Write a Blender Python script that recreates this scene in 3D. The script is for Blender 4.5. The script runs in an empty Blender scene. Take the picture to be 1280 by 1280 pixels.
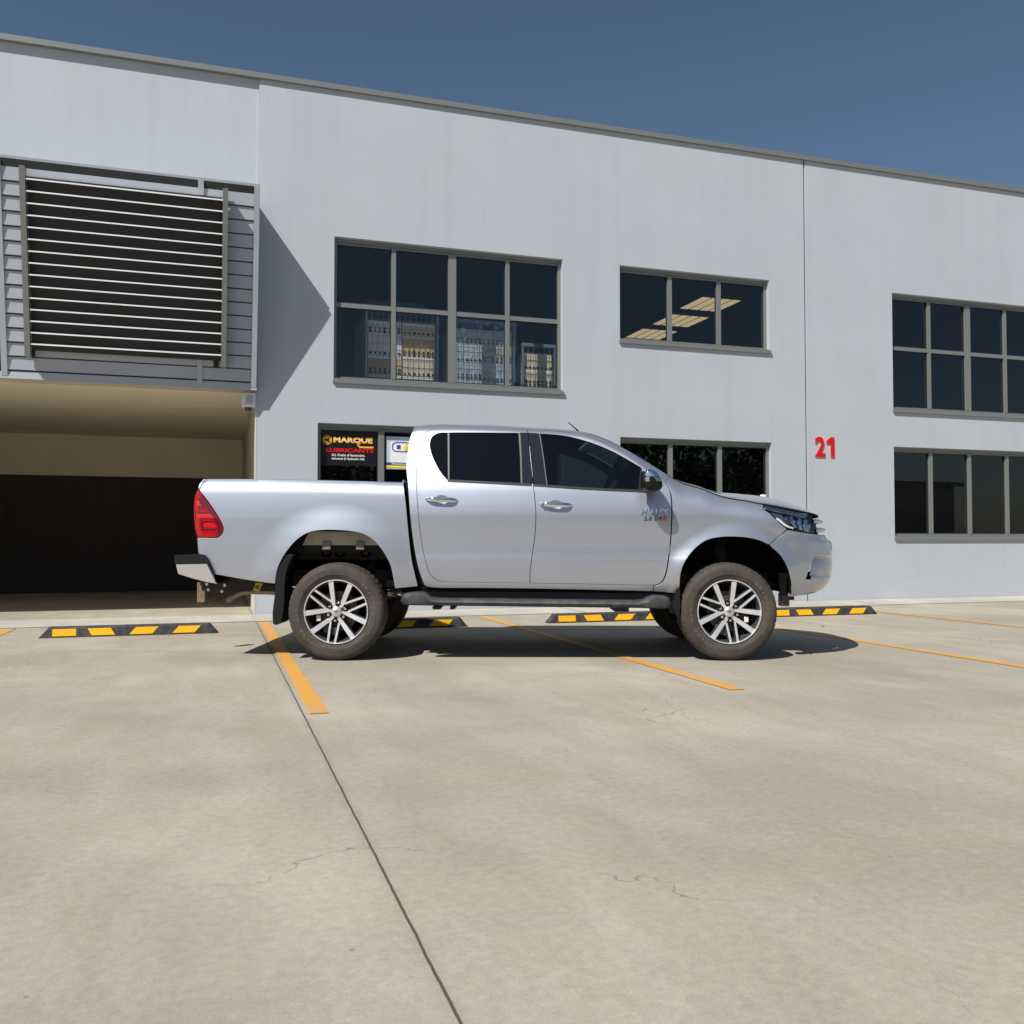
import bpy, bmesh, math, random
from bisect import bisect_right
from mathutils import Vector, Matrix
from mathutils.geometry import delaunay_2d_cdt

random.seed(7)
R = math.radians
SC = bpy.context.scene
COL = SC.collection

# ------------------------------------------------------------------ camera
PITCH = math.atan((674 - 639.5) / 1145.0)
CAM_H = 0.951
cam_d = bpy.data.cameras.new("camera")
cam = bpy.data.objects.new("camera", cam_d)
COL.objects.link(cam)
cam.location = (0, 0, CAM_H)
cam.rotation_euler = (math.pi / 2 + PITCH, 0, 0)
cam_d.sensor_width = 36.0
cam_d.lens = 36.0 * 1145.0 / 1280.0
cam_d.clip_start = 0.05
cam_d.clip_end = 2000
SC.camera = cam

# ------------------------------------------------------------------ sky and sun
SUN_DIR = Vector((0.52, 0.75, -1.0)).normalized()
w = bpy.data.worlds.new("World")
SC.world = w
w.use_nodes = True
wn = w.node_tree
bg = wn.nodes["Background"]
sky = wn.nodes.new("ShaderNodeTexSky")
sky.sky_type = 'NISHITA'
sky.sun_disc = False
sky.sun_elevation = math.asin(-SUN_DIR.z)
sky.sun_rotation = math.atan2(-SUN_DIR.x, -SUN_DIR.y)
sky.air_density = 1.0
sky.dust_density = 0.8
sky.ozone_density = 2.5
wn.links.new(sky.outputs[0], bg.inputs[0])
bg.inputs[1].default_value = 0.065
sun_d = bpy.data.lights.new("sun", 'SUN')
sun_d.energy = 4.9
sun_d.angle = R(0.5)
sun_d.color = (1.0, 0.965, 0.90)
sun = bpy.data.objects.new("sun", sun_d)
COL.objects.link(sun)
sun.location = (-6, -10, 16)
sun.rotation_euler = SUN_DIR.to_track_quat('-Z', 'Y').to_euler()
SC.view_settings.view_transform = 'Standard'
SC.view_settings.look = 'None'
SC.view_settings.exposure = 0.12
SC.view_settings.gamma = 1.0
SC.render.engine = 'CYCLES'
SC.cycles.max_bounces = 8
SC.cycles.transparent_max_bounces = 16
SC.cycles.caustics_reflective = True
SC.cycles.sample_clamp_indirect = 6.0

# ------------------------------------------------------------------ materials
MATS = {}
def mat(name, color, rough=0.6, metal=0.0, coat=0.0, coat_rough=0.03, spec=0.5, var=0.0, vscale=4.0, bump=0.0,
        bscale=80.0, emit=None, estr=0.0, dirt=None, dirt_amt=0.0, dirt_scale=3.0):
    m = bpy.data.materials.new(name)
    m.use_nodes = True
    nt = m.node_tree
    b = nt.nodes["Principled BSDF"]
    b.inputs["Base Color"].default_value = (*color, 1)
    b.inputs["Roughness"].default_value = rough
    b.inputs["Metallic"].default_value = metal
    b.inputs["Coat Weight"].default_value = coat
    b.inputs["Coat Roughness"].default_value = coat_rough
    b.inputs["Specular IOR Level"].default_value = spec
    if emit:
        b.inputs["Emission Color"].default_value = (*emit, 1)
        b.inputs["Emission Strength"].default_value = estr
    tc = nt.nodes.new("ShaderNodeTexCoord")
    out = None
    if var > 0:
        n = nt.nodes.new("ShaderNodeTexNoise")
        n.inputs["Scale"].default_value = vscale
        n.inputs["Detail"].default_value = 6
        n.inputs["Roughness"].default_value = 0.6
        nt.links.new(tc.outputs["Object"], n.inputs["Vector"])
        cr = nt.nodes.new("ShaderNodeMapRange")
        cr.inputs[1].default_value = 0.3; cr.inputs[2].default_value = 0.7
        cr.inputs[3].default_value = 1 - var; cr.inputs[4].default_value = 1 + var
        nt.links.new(n.outputs["Fac"], cr.inputs[0])
        mx = nt.nodes.new("ShaderNodeMix"); mx.data_type = 'RGBA'; mx.blend_type = 'MULTIPLY'
        mx.inputs[0].default_value = 1.0
        mx.inputs[6].default_value = (*color, 1)
        nt.links.new(cr.outputs[0], mx.inputs[7])
        out = mx.outputs[2]
        nt.links.new(out, b.inputs["Base Color"])
    if dirt:
        n = nt.nodes.new("ShaderNodeTexNoise")
        n.inputs["Scale"].default_value = dirt_scale
        n.inputs["Detail"].default_value = 8
        n.inputs["Roughness"].default_value = 0.65
        nt.links.new(tc.outputs["Object"], n.inputs["Vector"])
        cr = nt.nodes.new("ShaderNodeMapRange")
        cr.inputs[1].default_value = 0.42; cr.inputs[2].default_value = 0.68
        cr.inputs[3].default_value = 0.0; cr.inputs[4].default_value = dirt_amt
        nt.links.new(n.outputs["Fac"], cr.inputs[0])
        mx = nt.nodes.new("ShaderNodeMix"); mx.data_type = 'RGBA'
        nt.links.new(cr.outputs[0], mx.inputs[0])
        if out: nt.links.new(out, mx.inputs[6])
        else: mx.inputs[6].default_value = (*color, 1)
        mx.inputs[7].default_value = (*dirt, 1)
        nt.links.new(mx.outputs[2], b.inputs["Base Color"])
    if bump > 0:
        n = nt.nodes.new("ShaderNodeTexNoise")
        n.inputs["Scale"].default_value = bscale
        n.inputs["Detail"].default_value = 5
        nt.links.new(tc.outputs["Object"], n.inputs["Vector"])
        bp = nt.nodes.new("ShaderNodeBump")
        bp.inputs["Strength"].default_value = bump
        bp.inputs["Distance"].default_value = 0.01
        nt.links.new(n.outputs["Fac"], bp.inputs["Height"])
        nt.links.new(bp.outputs[0], b.inputs["Normal"])
    MATS[name] = m
    return m

def glass_mat(name, tint, refl_boost=0.0, rough=0.0, base=0.06):
    """pane: tinted see-through plus a Fresnel mirror reflection"""
    m = bpy.data.materials.new(name)
    m.use_nodes = True
    nt = m.node_tree
    nt.nodes.clear()
    o = nt.nodes.new("ShaderNodeOutputMaterial")
    t = nt.nodes.new("ShaderNodeBsdfTransparent"); t.inputs[0].default_value = (*tint, 1)
    g = nt.nodes.new("ShaderNodeBsdfGlossy"); g.inputs["Roughness"].default_value = rough
    g.inputs["Color"].default_value = (0.95, 0.98, 1.0, 1)
    f = nt.nodes.new("ShaderNodeFresnel")
    ge = nt.nodes.new("ShaderNodeNewGeometry"); io = nt.nodes.new("ShaderNodeMapRange")   # same reflectance from both faces of the sheet
    io.inputs[3].default_value = 1.52; io.inputs[4].default_value = 1 / 1.52
    nt.links.new(ge.outputs["Backfacing"], io.inputs[0]); nt.links.new(io.outputs[0], f.inputs[0])
    a = nt.nodes.new("ShaderNodeMath"); a.operation = 'MULTIPLY_ADD'
    a.inputs[1].default_value = 1.0 + refl_boost; a.inputs[2].default_value = base - 0.043
    a.use_clamp = True
    mx = nt.nodes.new("ShaderNodeMixShader")
    nt.links.new(f.outputs[0], a.inputs[0]); nt.links.new(a.outputs[0], mx.inputs[0])
    nt.links.new(t.outputs[0], mx.inputs[1]); nt.links.new(g.outputs[0], mx.inputs[2])
    nt.links.new(mx.outputs[0], o.inputs[0])
    MATS[name] = m
    return m

mat("silver_paint", (0.465, 0.50, 0.575), rough=0.40, metal=0.78, coat=1.0, coat_rough=0.02, var=0.02, vscale=3)
mat("black_plastic", (0.012, 0.012, 0.013), rough=0.6, spec=0.18, bump=0.15, bscale=300)
mat("mirror_black", (0.008, 0.008, 0.008), rough=0.35, spec=0.25)
mat("step_plastic", (0.026, 0.028, 0.036), rough=0.5, bump=0.2, bscale=200, dirt=(0.16, 0.14, 0.12), dirt_amt=0.35, dirt_scale=9)
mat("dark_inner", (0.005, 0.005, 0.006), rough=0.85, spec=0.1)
mat("gloss_black", (0.012, 0.016, 0.022), rough=0.12, coat=0.6)
mat("chrome", (0.82, 0.83, 0.85), rough=0.06, metal=1.0)
mat("cap_silver", (0.70, 0.70, 0.71), rough=0.32, metal=0.7)
mat("satin_chrome", (0.62, 0.60, 0.57), rough=0.22, metal=1.0)
mat("waist_trim", (0.05, 0.045, 0.043), rough=0.35, metal=0.3)
mat("window_trim", (0.15, 0.135, 0.13), rough=0.35, metal=0.4)
mat("machined_alloy", (0.74, 0.74, 0.76), rough=0.36, metal=0.55, coat=0.5)
mat("alloy_grey", (0.075, 0.078, 0.085), rough=0.42, metal=0.4)
mat("tyre_rubber", (0.042, 0.036, 0.030), rough=0.78, var=0.25, vscale=9, bump=0.25, bscale=120, dirt=(0.10, 0.08, 0.06), dirt_amt=0.6, dirt_scale=5)
mat("tyre_letter", (0.105, 0.085, 0.066), rough=0.85)
mat("brake_metal", (0.10, 0.095, 0.09), rough=0.5, metal=0.6)
mat("sticker_white", (0.75, 0.7, 0.62), rough=0.6)
mat("chassis_black", (0.018, 0.017, 0.016), rough=0.7, dirt=(0.09, 0.075, 0.055), dirt_amt=0.4, dirt_scale=8)
mat("tub_beige", (0.36, 0.325, 0.26), rough=0.7, var=0.2, vscale=6)
mat("exhaust_steel", (0.30, 0.23, 0.16), rough=0.5, metal=0.6, var=0.3, vscale=20)
mat("bracket_grey", (0.16, 0.145, 0.12), rough=0.7)
mat("yellow_steel", (0.75, 0.52, 0.03), rough=0.5)
mat("rust_steel", (0.22, 0.15, 0.10), rough=0.7, metal=0.3, var=0.4, vscale=40)
mat("bolt_zinc", (0.65, 0.65, 0.65), rough=0.4, metal=0.8)
mat("seat_cloth", (0.02, 0.02, 0.022), rough=0.9)
mat("red_lens", (0.36, 0.002, 0.006), rough=0.2, coat=0.35, coat_rough=0.01, spec=0.3, var=0.12, vscale=16)
mat("dark_red_lens", (0.10, 0.004, 0.010), rough=0.15, coat=1.0)
mat("bright_red_lens", (0.62, 0.004, 0.010), rough=0.15, coat=1.0)
mat("red_badge", (0.6, 0.01, 0.015), rough=0.3)
mat("amber", (0.75, 0.28, 0.02), rough=0.2)
glass_mat("car_glass", (0.13, 0.17, 0.19), base=0.045)
glass_mat("privacy_glass", (0.012, 0.016, 0.022), base=0.045)
glass_mat("lamp_glass", (0.92, 0.94, 0.96), base=0.05)
glass_mat("building_glass", (0.90, 0.94, 0.97), base=0.06, refl_boost=0.1)
glass_mat("tinted_building_glass", (0.50, 0.54, 0.56), base=0.07)
mat("wall_paint", (0.45, 0.485, 0.535), rough=0.75, var=0.035, vscale=0.9, bump=0.06, bscale=60)
def weather_wall():
    m = MATS["wall_paint"]; nt = m.node_tree; b = nt.nodes["Principled BSDF"]; L = nt.links.new
    src = b.inputs["Base Color"].links[0].from_socket
    tc = nt.nodes.new("ShaderNodeTexCoord")
    for sc, lo, hi, amt, col in (((5.5, 5.5, 0.22), .50, .74, .16, (0.33, 0.34, 0.35)), ((0.55, 0.55, 0.8), .45, .70, .14, (0.54, 0.55, 0.56)), ((26, 26, 1.2), .55, .75, .10, (0.36, 0.36, 0.36))):
        mp = nt.nodes.new("ShaderNodeMapping"); mp.inputs["Scale"].default_value = sc
        n = nt.nodes.new("ShaderNodeTexNoise"); n.inputs["Scale"].default_value = 1.0; n.inputs["Detail"].default_value = 7
        r = nt.nodes.new("ShaderNodeMapRange"); r.inputs[1].default_value = lo; r.inputs[2].default_value = hi; r.inputs[4].default_value = amt
        mx = nt.nodes.new("ShaderNodeMix"); mx.data_type = 'RGBA'; mx.inputs[7].default_value = (*col, 1)
        L(tc.outputs["Object"], mp.inputs[0]); L(mp.outputs[0], n.inputs[0]); L(n.outputs[0], r.inputs[0]); L(r.outputs[0], mx.inputs[0]); L(src, mx.inputs[6]); src = mx.outputs[2]
    L(src, b.inputs["Base Color"])
weather_wall()
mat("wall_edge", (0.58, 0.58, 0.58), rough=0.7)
mat("cladding_paint", (0.42, 0.45, 0.50), rough=0.55, var=0.03, vscale=2)
mat("frame_metal", (0.24, 0.25, 0.235), rough=0.42, metal=0.35)
mat("frame_dark", (0.02, 0.02, 0.022), rough=0.5)
mat("soffit_paint", (0.80, 0.71, 0.55), rough=0.8, var=0.06, vscale=1.2)
mat("garage_wall", (0.58, 0.50, 0.40), rough=0.85, var=0.1, vscale=2)
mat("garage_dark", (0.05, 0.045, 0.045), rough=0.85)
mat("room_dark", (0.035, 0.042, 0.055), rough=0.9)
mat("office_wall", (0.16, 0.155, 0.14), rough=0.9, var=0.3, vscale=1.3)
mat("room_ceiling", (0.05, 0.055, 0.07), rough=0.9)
mat("red_number", (0.62, 0.004, 0.006), rough=0.4)
mat("rubber_stop", (0.028, 0.028, 0.031), rough=0.7, bump=0.4, bscale=90, dirt=(0.12, 0.11, 0.10), dirt_amt=0.5, dirt_scale=12)
mat("reflective_yellow", (0.90, 0.47, 0.01), rough=0.4, var=0.08, vscale=25)
mat("leaf_dry", (0.50, 0.24, 0.05), rough=0.7)
mat("white_plastic", (0.75, 0.75, 0.76), rough=0.4)
mat("dark_lens", (0.01, 0.02, 0.04), rough=0.1, coat=1)
mat("sign_black", (0.010, 0.009, 0.009), rough=0.35)
mat("sign_gold", (0.95, 0.48, 0.02), rough=0.4)
mat("sign_pale", (0.95, 0.85, 0.65), rough=0.4)
mat("sign_red", (0.80, 0.005, 0.004), rough=0.4)
mat("sign_white", (0.85, 0.85, 0.85), rough=0.4)
mat("sign_paper", (0.55, 0.60, 0.72), rough=0.5, var=0.12, vscale=5)
mat("sign_blue", (0.02, 0.06, 0.30), rough=0.4)
mat("sign_yellow", (0.95, 0.72, 0.02), rough=0.4)
mat("carton_tan", (0.55, 0.34, 0.14), rough=0.8, var=0.12, vscale=8)
mat("carton_white", (0.72, 0.70, 0.64), rough=0.7, var=0.1, vscale=8)
mat("carton_cream", (0.62, 0.52, 0.34), rough=0.75, var=0.1, vscale=8)
mat("carton_edge", (0.80, 0.77, 0.70), rough=0.7)
mat("black_spot", (0.02, 0.03, 0.045), rough=0.6)
mat("cage_wire", (0.30, 0.34, 0.38), rough=0.4, metal=0.7)
mat("cage_lid", (0.10, 0.17, 0.24), rough=0.5)
glass_mat("shrink_wrap", (0.80, 0.84, 0.88), base=0.10, rough=0.18)
mat("lamp_strip", (0.8, 0.75, 0.55), rough=0.5, emit=(1.0, 0.78, 0.42), estr=0.42)
mat("lamp_frame", (0.10, 0.10, 0.10), rough=0.5)
mat("bark", (0.10, 0.08, 0.06), rough=0.9)
mat("foliage", (0.045, 0.075, 0.025), rough=0.7, var=0.4, vscale=2)
mat("far_wall", (0.33, 0.32, 0.30), rough=0.8, var=0.05, vscale=0.3)

def louvre_material():
    return mat("louvre_white", (0.78, 0.78, 0.78), rough=0.4)
louvre_material()

# paint on concrete, worn
def line_paint():
    m = mat("line_paint", (0.62, 0.32, 0.05), rough=0.7)
    nt = m.node_tree; b = nt.nodes["Principled BSDF"]
    tc = nt.nodes.new("ShaderNodeTexCoord")
    n = nt.nodes.new("ShaderNodeTexNoise"); n.inputs["Scale"].default_value = 14; n.inputs["Detail"].default_value = 10
    n.inputs["Roughness"].default_value = 0.7
    n2 = nt.nodes.new("ShaderNodeTexNoise"); n2.inputs["Scale"].default_value = 2.2; n2.inputs["Detail"].default_value = 4
    ad = nt.nodes.new("ShaderNodeMath"); ad.operation = 'ADD'
    mr = nt.nodes.new("ShaderNodeMapRange"); mr.inputs[1].default_value = 1.04; mr.inputs[2].default_value = 1.28
    mr.inputs[4].default_value = 0.85
    mx = nt.nodes.new("ShaderNodeMix"); mx.data_type = 'RGBA'
    mx.inputs[6].default_value = (0.62, 0.315, 0.055, 1); mx.inputs[7].default_value = (0.40, 0.33, 0.25, 1)
    nt.links.new(tc.outputs["Object"], n.inputs["Vector"]); nt.links.new(tc.outputs["Object"], n2.inputs["Vector"])
    nt.links.new(n.outputs[0], ad.inputs[0]); nt.links.new(n2.outputs[0], ad.inputs[1])
    nt.links.new(ad.outputs[0], mr.inputs[0]); nt.links.new(mr.outputs[0], mx.inputs[0])
    nt.links.new(mx.outputs[2], b.inputs["Base Color"])
line_paint()

def concrete(name, base, joints, sy=None):
    """sawn concrete slab, object coords are (u, n) of the building grid"""
    m = bpy.data.materials.new(name); m.use_nodes = True
    nt = m.node_tree; b = nt.nodes["Principled BSDF"]; L = nt.links.new
    b.inputs["Roughness"].default_value = 0.85
    b.inputs["Specular IOR Level"].default_value = 0.3
    tc = nt.nodes.new("ShaderNodeTexCoord")
    def noise(scale, detail=6, rough=0.6, stretch=None, dist=0.0):
        n = nt.nodes.new("ShaderNodeTexNoise")
        n.inputs["Scale"].default_value = scale; n.inputs["Detail"].default_value = detail
        n.inputs["Roughness"].default_value = rough; n.inputs["Distortion"].default_value = dist
        if stretch:
            mp = nt.nodes.new("ShaderNodeMapping"); mp.inputs["Scale"].default_value = stretch
            mp.inputs["Rotation"].default_value = (0, 0, R(-12))
            L(tc.outputs["Object"], mp.inputs["Vector"]); L(mp.outputs[0], n.inputs["Vector"])
        else:
            L(tc.outputs["Object"], n.inputs["Vector"])
        return n.outputs["Fac"]
    def ramp(sock, a, bb, lo, hi):
        r = nt.nodes.new("ShaderNodeMapRange")
        r.inputs[1].default_value = a; r.inputs[2].default_value = bb
        r.inputs[3].default_value = lo; r.inputs[4].default_value = hi
        L(sock, r.inputs[0]); return r.outputs[0]
    def mixc(fac, c1, c2, mode='MIX'):
        mx = nt.nodes.new("ShaderNodeMix"); mx.data_type = 'RGBA'; mx.blend_type = mode
        for s, v in ((0, fac), (6, c1), (7, c2)):
            if isinstance(v, (int, float)): mx.inputs[s].default_value = v
            elif isinstance(v, tuple): mx.inputs[s].default_value = (*v, 1)
            else: L(v, mx.inputs[s])
        return mx.outputs[2]
    c = mixc(ramp(noise(0.55, 5), 0.38, 0.62, 0, 1), tuple(x * 0.84 for x in base), tuple(x * 1.08 for x in base))
    c = mixc(ramp(noise(2.6, 8, 0.65, (1, 0.28, 1), 0.4), 0.42, 0.64, 0, 0.45), c, (base[0] * 0.72, base[1] * 0.70, base[2] * 0.66))
    c = mixc(ramp(noise(1.1, 7, 0.7, (0.5, 1.3, 1), 1.2), 0.55, 0.72, 0, 0.30), c, (base[0] * 1.02, base[1] * 0.93, base[2] * 0.80))
    c = mixc(1.0, c, ramp(noise(30, 10, 0.75), 0.3, 0.7, 0.84, 1.14), 'MULTIPLY')
    c = mixc(1.0, c, ramp(noise(190, 4, 0.7), 0.3, 0.7, 0.86, 1.12), 'MULTIPLY')
    # pits and dark specks
    v = nt.nodes.new("ShaderNodeTexVoronoi"); v.inputs["Scale"].default_value = 4.3
    L(tc.outputs["Object"], v.inputs["Vector"])
    c = mixc(ramp(v.outputs["Distance"], 0.018, 0.030, 0.55, 0), c, (0.12, 0.10, 0.085))
    # curved rubber scuffs
    wv = nt.nodes.new("ShaderNodeTexWave"); wv.wave_type = 'RINGS'; wv.rings_direction = 'Z'
    wv.inputs["Scale"].default_value = 0.23; wv.inputs["Distortion"].default_value = 1.3
    wv.inputs["Detail"].default_value = 2; wv.inputs["Detail Scale"].default_value = 0.6
    mp = nt.nodes.new("ShaderNodeMapping"); mp.inputs["Location"].default_value = (3.4, -1.5, 0)
    L(tc.outputs["Object"], mp.inputs["Vector"]); L(mp.outputs[0], wv.inputs["Vector"])
    sc = nt.nodes.new("ShaderNodeMath"); sc.operation = 'MULTIPLY'
    L(ramp(wv.outputs["Fac"], 0.90, 1.0, 0, 0.28), sc.inputs[0]); L(ramp(noise(0.8, 4), 0.45, 0.65, 0, 1), sc.inputs[1])
    c = mixc(sc.outputs[0], c, (base[0] * 0.62, base[1] * 0.60, base[2] * 0.58))
    # saw-cut joints
    sx = nt.nodes.new("ShaderNodeSeparateXYZ"); L(tc.outputs["Object"], sx.inputs[0])
    wob = ramp(noise(6, 3), 0, 1, -0.004, 0.004)
    for axis, list_ in joints.items():
        for j, wd in list_:
            s = nt.nodes.new("ShaderNodeMath"); s.operation = 'SUBTRACT'; L(sx.outputs[axis], s.inputs[0]); s.inputs[1].default_value = j
            s2 = nt.nodes.new("ShaderNodeMath"); s2.operation = 'ADD'; L(s.outputs[0], s2.inputs[0]); L(wob, s2.inputs[1])
            a = nt.nodes.new("ShaderNodeMath"); a.operation = 'ABSOLUTE'; L(s2.outputs[0], a.inputs[0])
            c = mixc(ramp(a.outputs[0], wd, wd * 2.2, 0.92, 0), c, (0.045, 0.035, 0.028))
            c = mixc(ramp(a.outputs[0], wd, wd * 14, 0.16, 0), c, (0.14, 0.12, 0.10))
    # hairline cracks
    vc = nt.nodes.new("ShaderNodeTexVoronoi"); vc.feature = 'DISTANCE_TO_EDGE'; vc.inputs["Scale"].default_value = 0.55
    nn = nt.nodes.new("ShaderNodeTexNoise"); nn.inputs["Scale"].default_value = 2.0; nn.inputs["Detail"].default_value = 6
    L(tc.outputs["Object"], nn.inputs["Vector"])
    va = nt.nodes.new("ShaderNodeVectorMath"); va.operation = 'MULTIPLY_ADD'
    L(nn.outputs["Color"], va.inputs[0]); va.inputs[1].default_value = (0.9, 0.9, 0); L(tc.outputs["Object"], va.inputs[2])
    L(va.outputs[0], vc.inputs["Vector"])
    ck = nt.nodes.new("ShaderNodeMath"); ck.operation = 'MULTIPLY'
    L(ramp(vc.outputs["Distance"], 0.0006, 0.0024, 0.55, 0), ck.inputs[0]); L(ramp(noise(0.5, 3), 0.50, 0.58, 0, 1), ck.inputs[1])
    c = mixc(ck.outputs[0], c, (0.10, 0.085, 0.07))
    L(c, b.inputs["Base Color"])
    bp = nt.nodes.new("ShaderNodeBump"); bp.inputs["Strength"].default_value = 0.25; bp.inputs["Distance"].default_value = 0.004
    L(noise(120, 6, 0.7), bp.inputs["Height"]); L(bp.outputs[0], b.inputs["Normal"])
    MATS[name] = m
    return m
concrete("yard_concrete", (0.405, 0.365, 0.295), {0: [(0.47, 0.0024), (8.2, 0.0024), (-4.5, 0.0024)], 1: [(11.04, 0.004), (1.2, 0.003)]})
concrete("path_concrete", (0.50, 0.47, 0.41), {0: [(4.6, 0.004), (8.75, 0.004)]})

# ------------------------------------------------------------------ mesh helpers
def link(name, me, m=None, parent=None, smooth=False):
    if m is not None and not me.materials:
        for k in (m if isinstance(m, (list, tuple)) else [m]):
            me.materials.append(MATS[k])
    if smooth:
        for p in me.polygons: p.use_smooth = True
    o = bpy.data.objects.new(name, me)
    COL.objects.link(o)
    if parent is not None: o.parent = parent
    return o

class MB:
    """gathers shapes for ONE mesh"""
    def __init__(s): s.v = []; s.f = []; s.mi = []; s.cur = 0; s.sm = []; s.smooth = False
    def add(s, vs, fs):
        k = len(s.v); s.v += [tuple(p) for p in vs]
        for f in fs:
            s.f.append([i + k for i in f]); s.mi.append(s.cur); s.sm.append(s.smooth)
        return s
    def box(s, x0, x1, y0, y1, z0, z1, bev=0.0):
        if bev <= 0:
            vs = [(x, y, z) for x in (x0, x1) for y in (y0, y1) for z in (z0, z1)]
            return s.add(vs, [(0, 1, 3, 2), (4, 6, 7, 5), (0, 4, 5, 1), (2, 3, 7, 6), (0, 2, 6, 4), (1, 5, 7, 3)])
        b = bmesh.new(); bmesh.ops.create_cube(b, size=1)
        for v in b.verts:
            v.co = Vector(((x0 + x1) / 2 + v.co.x * (x1 - x0), (y0 + y1) / 2 + v.co.y * (y1 - y0), (z0 + z1) / 2 + v.co.z * (z1 - z0)))
        bmesh.ops.bevel(b, geom=b.edges[:], offset=bev, segments=2, affect='EDGES', profile=0.6)
        s.bm(b); return s
    def bm(s, b, M=None):
        b.verts.ensure_lookup_table(); b.verts.index_update()
        s.add([(M @ v.co if M else v.co) for v in b.verts], [[v.index for v in f.verts] for f in b.faces]); b.free()
    def tube(s, pts, r, n=10, cap=True):
        pts = [Vector(p) for p in pts]
        rs = r if isinstance(r, (list, tuple)) else [r] * len(pts)
        vs = []; prev = None
        for i, p in enumerate(pts):
            d = (pts[min(i + 1, len(pts) - 1)] - pts[max(i - 1, 0)]).normalized()
            if prev is None:
                a = d.cross(Vector((0, 0, 1)))
                if a.length < 0.1: a = d.cross(Vector((1, 0, 0)))
                a.normalize()
            else:
                a = (prev - d * prev.dot(d)).normalized()
            prev = a; b_ = d.cross(a)
            for k in range(n):
                t = 2 * math.pi * k / n
                vs.append(p + (a * math.cos(t) + b_ * math.sin(t)) * rs[i])
        fs = []
        for i in range(len(pts) - 1):
            for k in range(n):
                fs.append((i * n + k, i * n + (k + 1) % n, (i + 1) * n + (k + 1) % n, (i + 1) * n + k))
        if cap:
            fs.append(tuple(range(n - 1, -1, -1))); fs.append(tuple((len(pts) - 1) * n + k for k in range(n)))
        return s.add(vs, fs)
    def lathe(s, prof, n=48, axis='y', mod=None):
        """prof: list of (offset along axis, radius); around the local y axis"""
        vs = []
        for i, (h, r) in enumerate(prof):
            for k in range(n):
                t = 2 * math.pi * k / n
                rr = r + (mod(i, k) if mod else 0)
                if axis == 'y': vs.append((rr * math.cos(t), h, rr * math.sin(t)))
                else: vs.append((rr * math.cos(t), rr * math.sin(t), h))
        fs = []
        for i in range(len(prof) - 1):
            for k in range(n):
                q = (i * n + k, (i + 1) * n + k, (i + 1) * n + (k + 1) % n, i * n + (k + 1) % n)
                fs.append(q)
        return s.add(vs, fs)
    def prism(s, poly, d0, d1, f):
        """poly (a,b) points extruded between depth d0 and d1; f(a,b,d)->xyz"""
        n = len(poly)
        vs = [f(a, b, d0) for a, b in poly] + [f(a, b, d1) for a, b in poly]
        fs = [tuple(range(n)), tuple(range(2 * n - 1, n - 1, -1))]
        fs += [(i, i + n, (i + 1) % n + n, (i + 1) % n) for i in range(n)]
        return s.add(vs, fs)
    def grid(s, P, nu, nv):
        vs = [P(i / nu, j / nv) for i in range(nu + 1) for j in range(nv + 1)]
        fs = [(i * (nv + 1) + j, (i + 1) * (nv + 1) + j, (i + 1) * (nv + 1) + j + 1, i * (nv + 1) + j + 1) for i in range(nu) for j in range(nv)]
        return s.add(vs, fs)
    def build(s, name, m, parent=None, fix=True, smooth=False, angle=None):
        me = bpy.data.meshes.new(name)
        me.from_pydata(s.v, [], s.f); me.validate(); me.update()
        for k in (m if isinstance(m, (list, tuple)) else [m]): me.materials.append(MATS[k])
        if len(me.polygons) == len(s.mi):
            me.polygons.foreach_set("material_index", s.mi)
            me.polygons.foreach_set("use_smooth", s.sm)
        if fix:
            b = bmesh.new(); b.from_mesh(me); bmesh.ops.recalc_face_normals(b, faces=b.faces); b.to_mesh(me); b.free()
        if smooth or angle:
            for p in me.polygons: p.use_smooth = True
        if angle: me.set_sharp_from_angle(angle=R(angle))
        o = bpy.data.objects.new(name, me); COL.objects.link(o)
        if parent is not None: o.parent = parent
        return o

def thing(name, label, cat, loc=(0, 0, 0), rz=0.0, group=None):
    o = bpy.data.objects.new(name, None); COL.objects.link(o)
    o.location = loc; o.rotation_euler = (0, 0, rz); o.empty_display_size = 0.2
    return tag(o, label, cat, group)
def tag(o, label, cat, group=None):
    o["label"] = label; o["category"] = cat
    if group: o["group"] = group
    return o
def struct(o): o["kind"] = "structure"; return o

def mirror_copy(o, parent, name=None):
    """same part on the far side of the truck (y -> -y), with its sub-parts"""
    me = o.data.copy()
    nm = None
    if me.has_custom_normals:
        nm = [None] * len(me.vertices)
        for l, cn in zip(me.loops, me.corner_normals): nm[l.vertex_index] = Vector((cn.vector.x, -cn.vector.y, cn.vector.z))
    for v in me.vertices: v.co.y = -v.co.y
    me.flip_normals()
    if nm: me.normals_split_custom_set_from_vertices([n if n else Vector((0, 0, 1)) for n in nm])
    c = bpy.data.objects.new(name or o.name.split('.')[0], me); COL.objects.link(c)
    c.parent = parent
    c.location = (o.location.x, -o.location.y, o.location.z)
    for ch in list(o.children): mirror_copy(ch, c)
    return c

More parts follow.
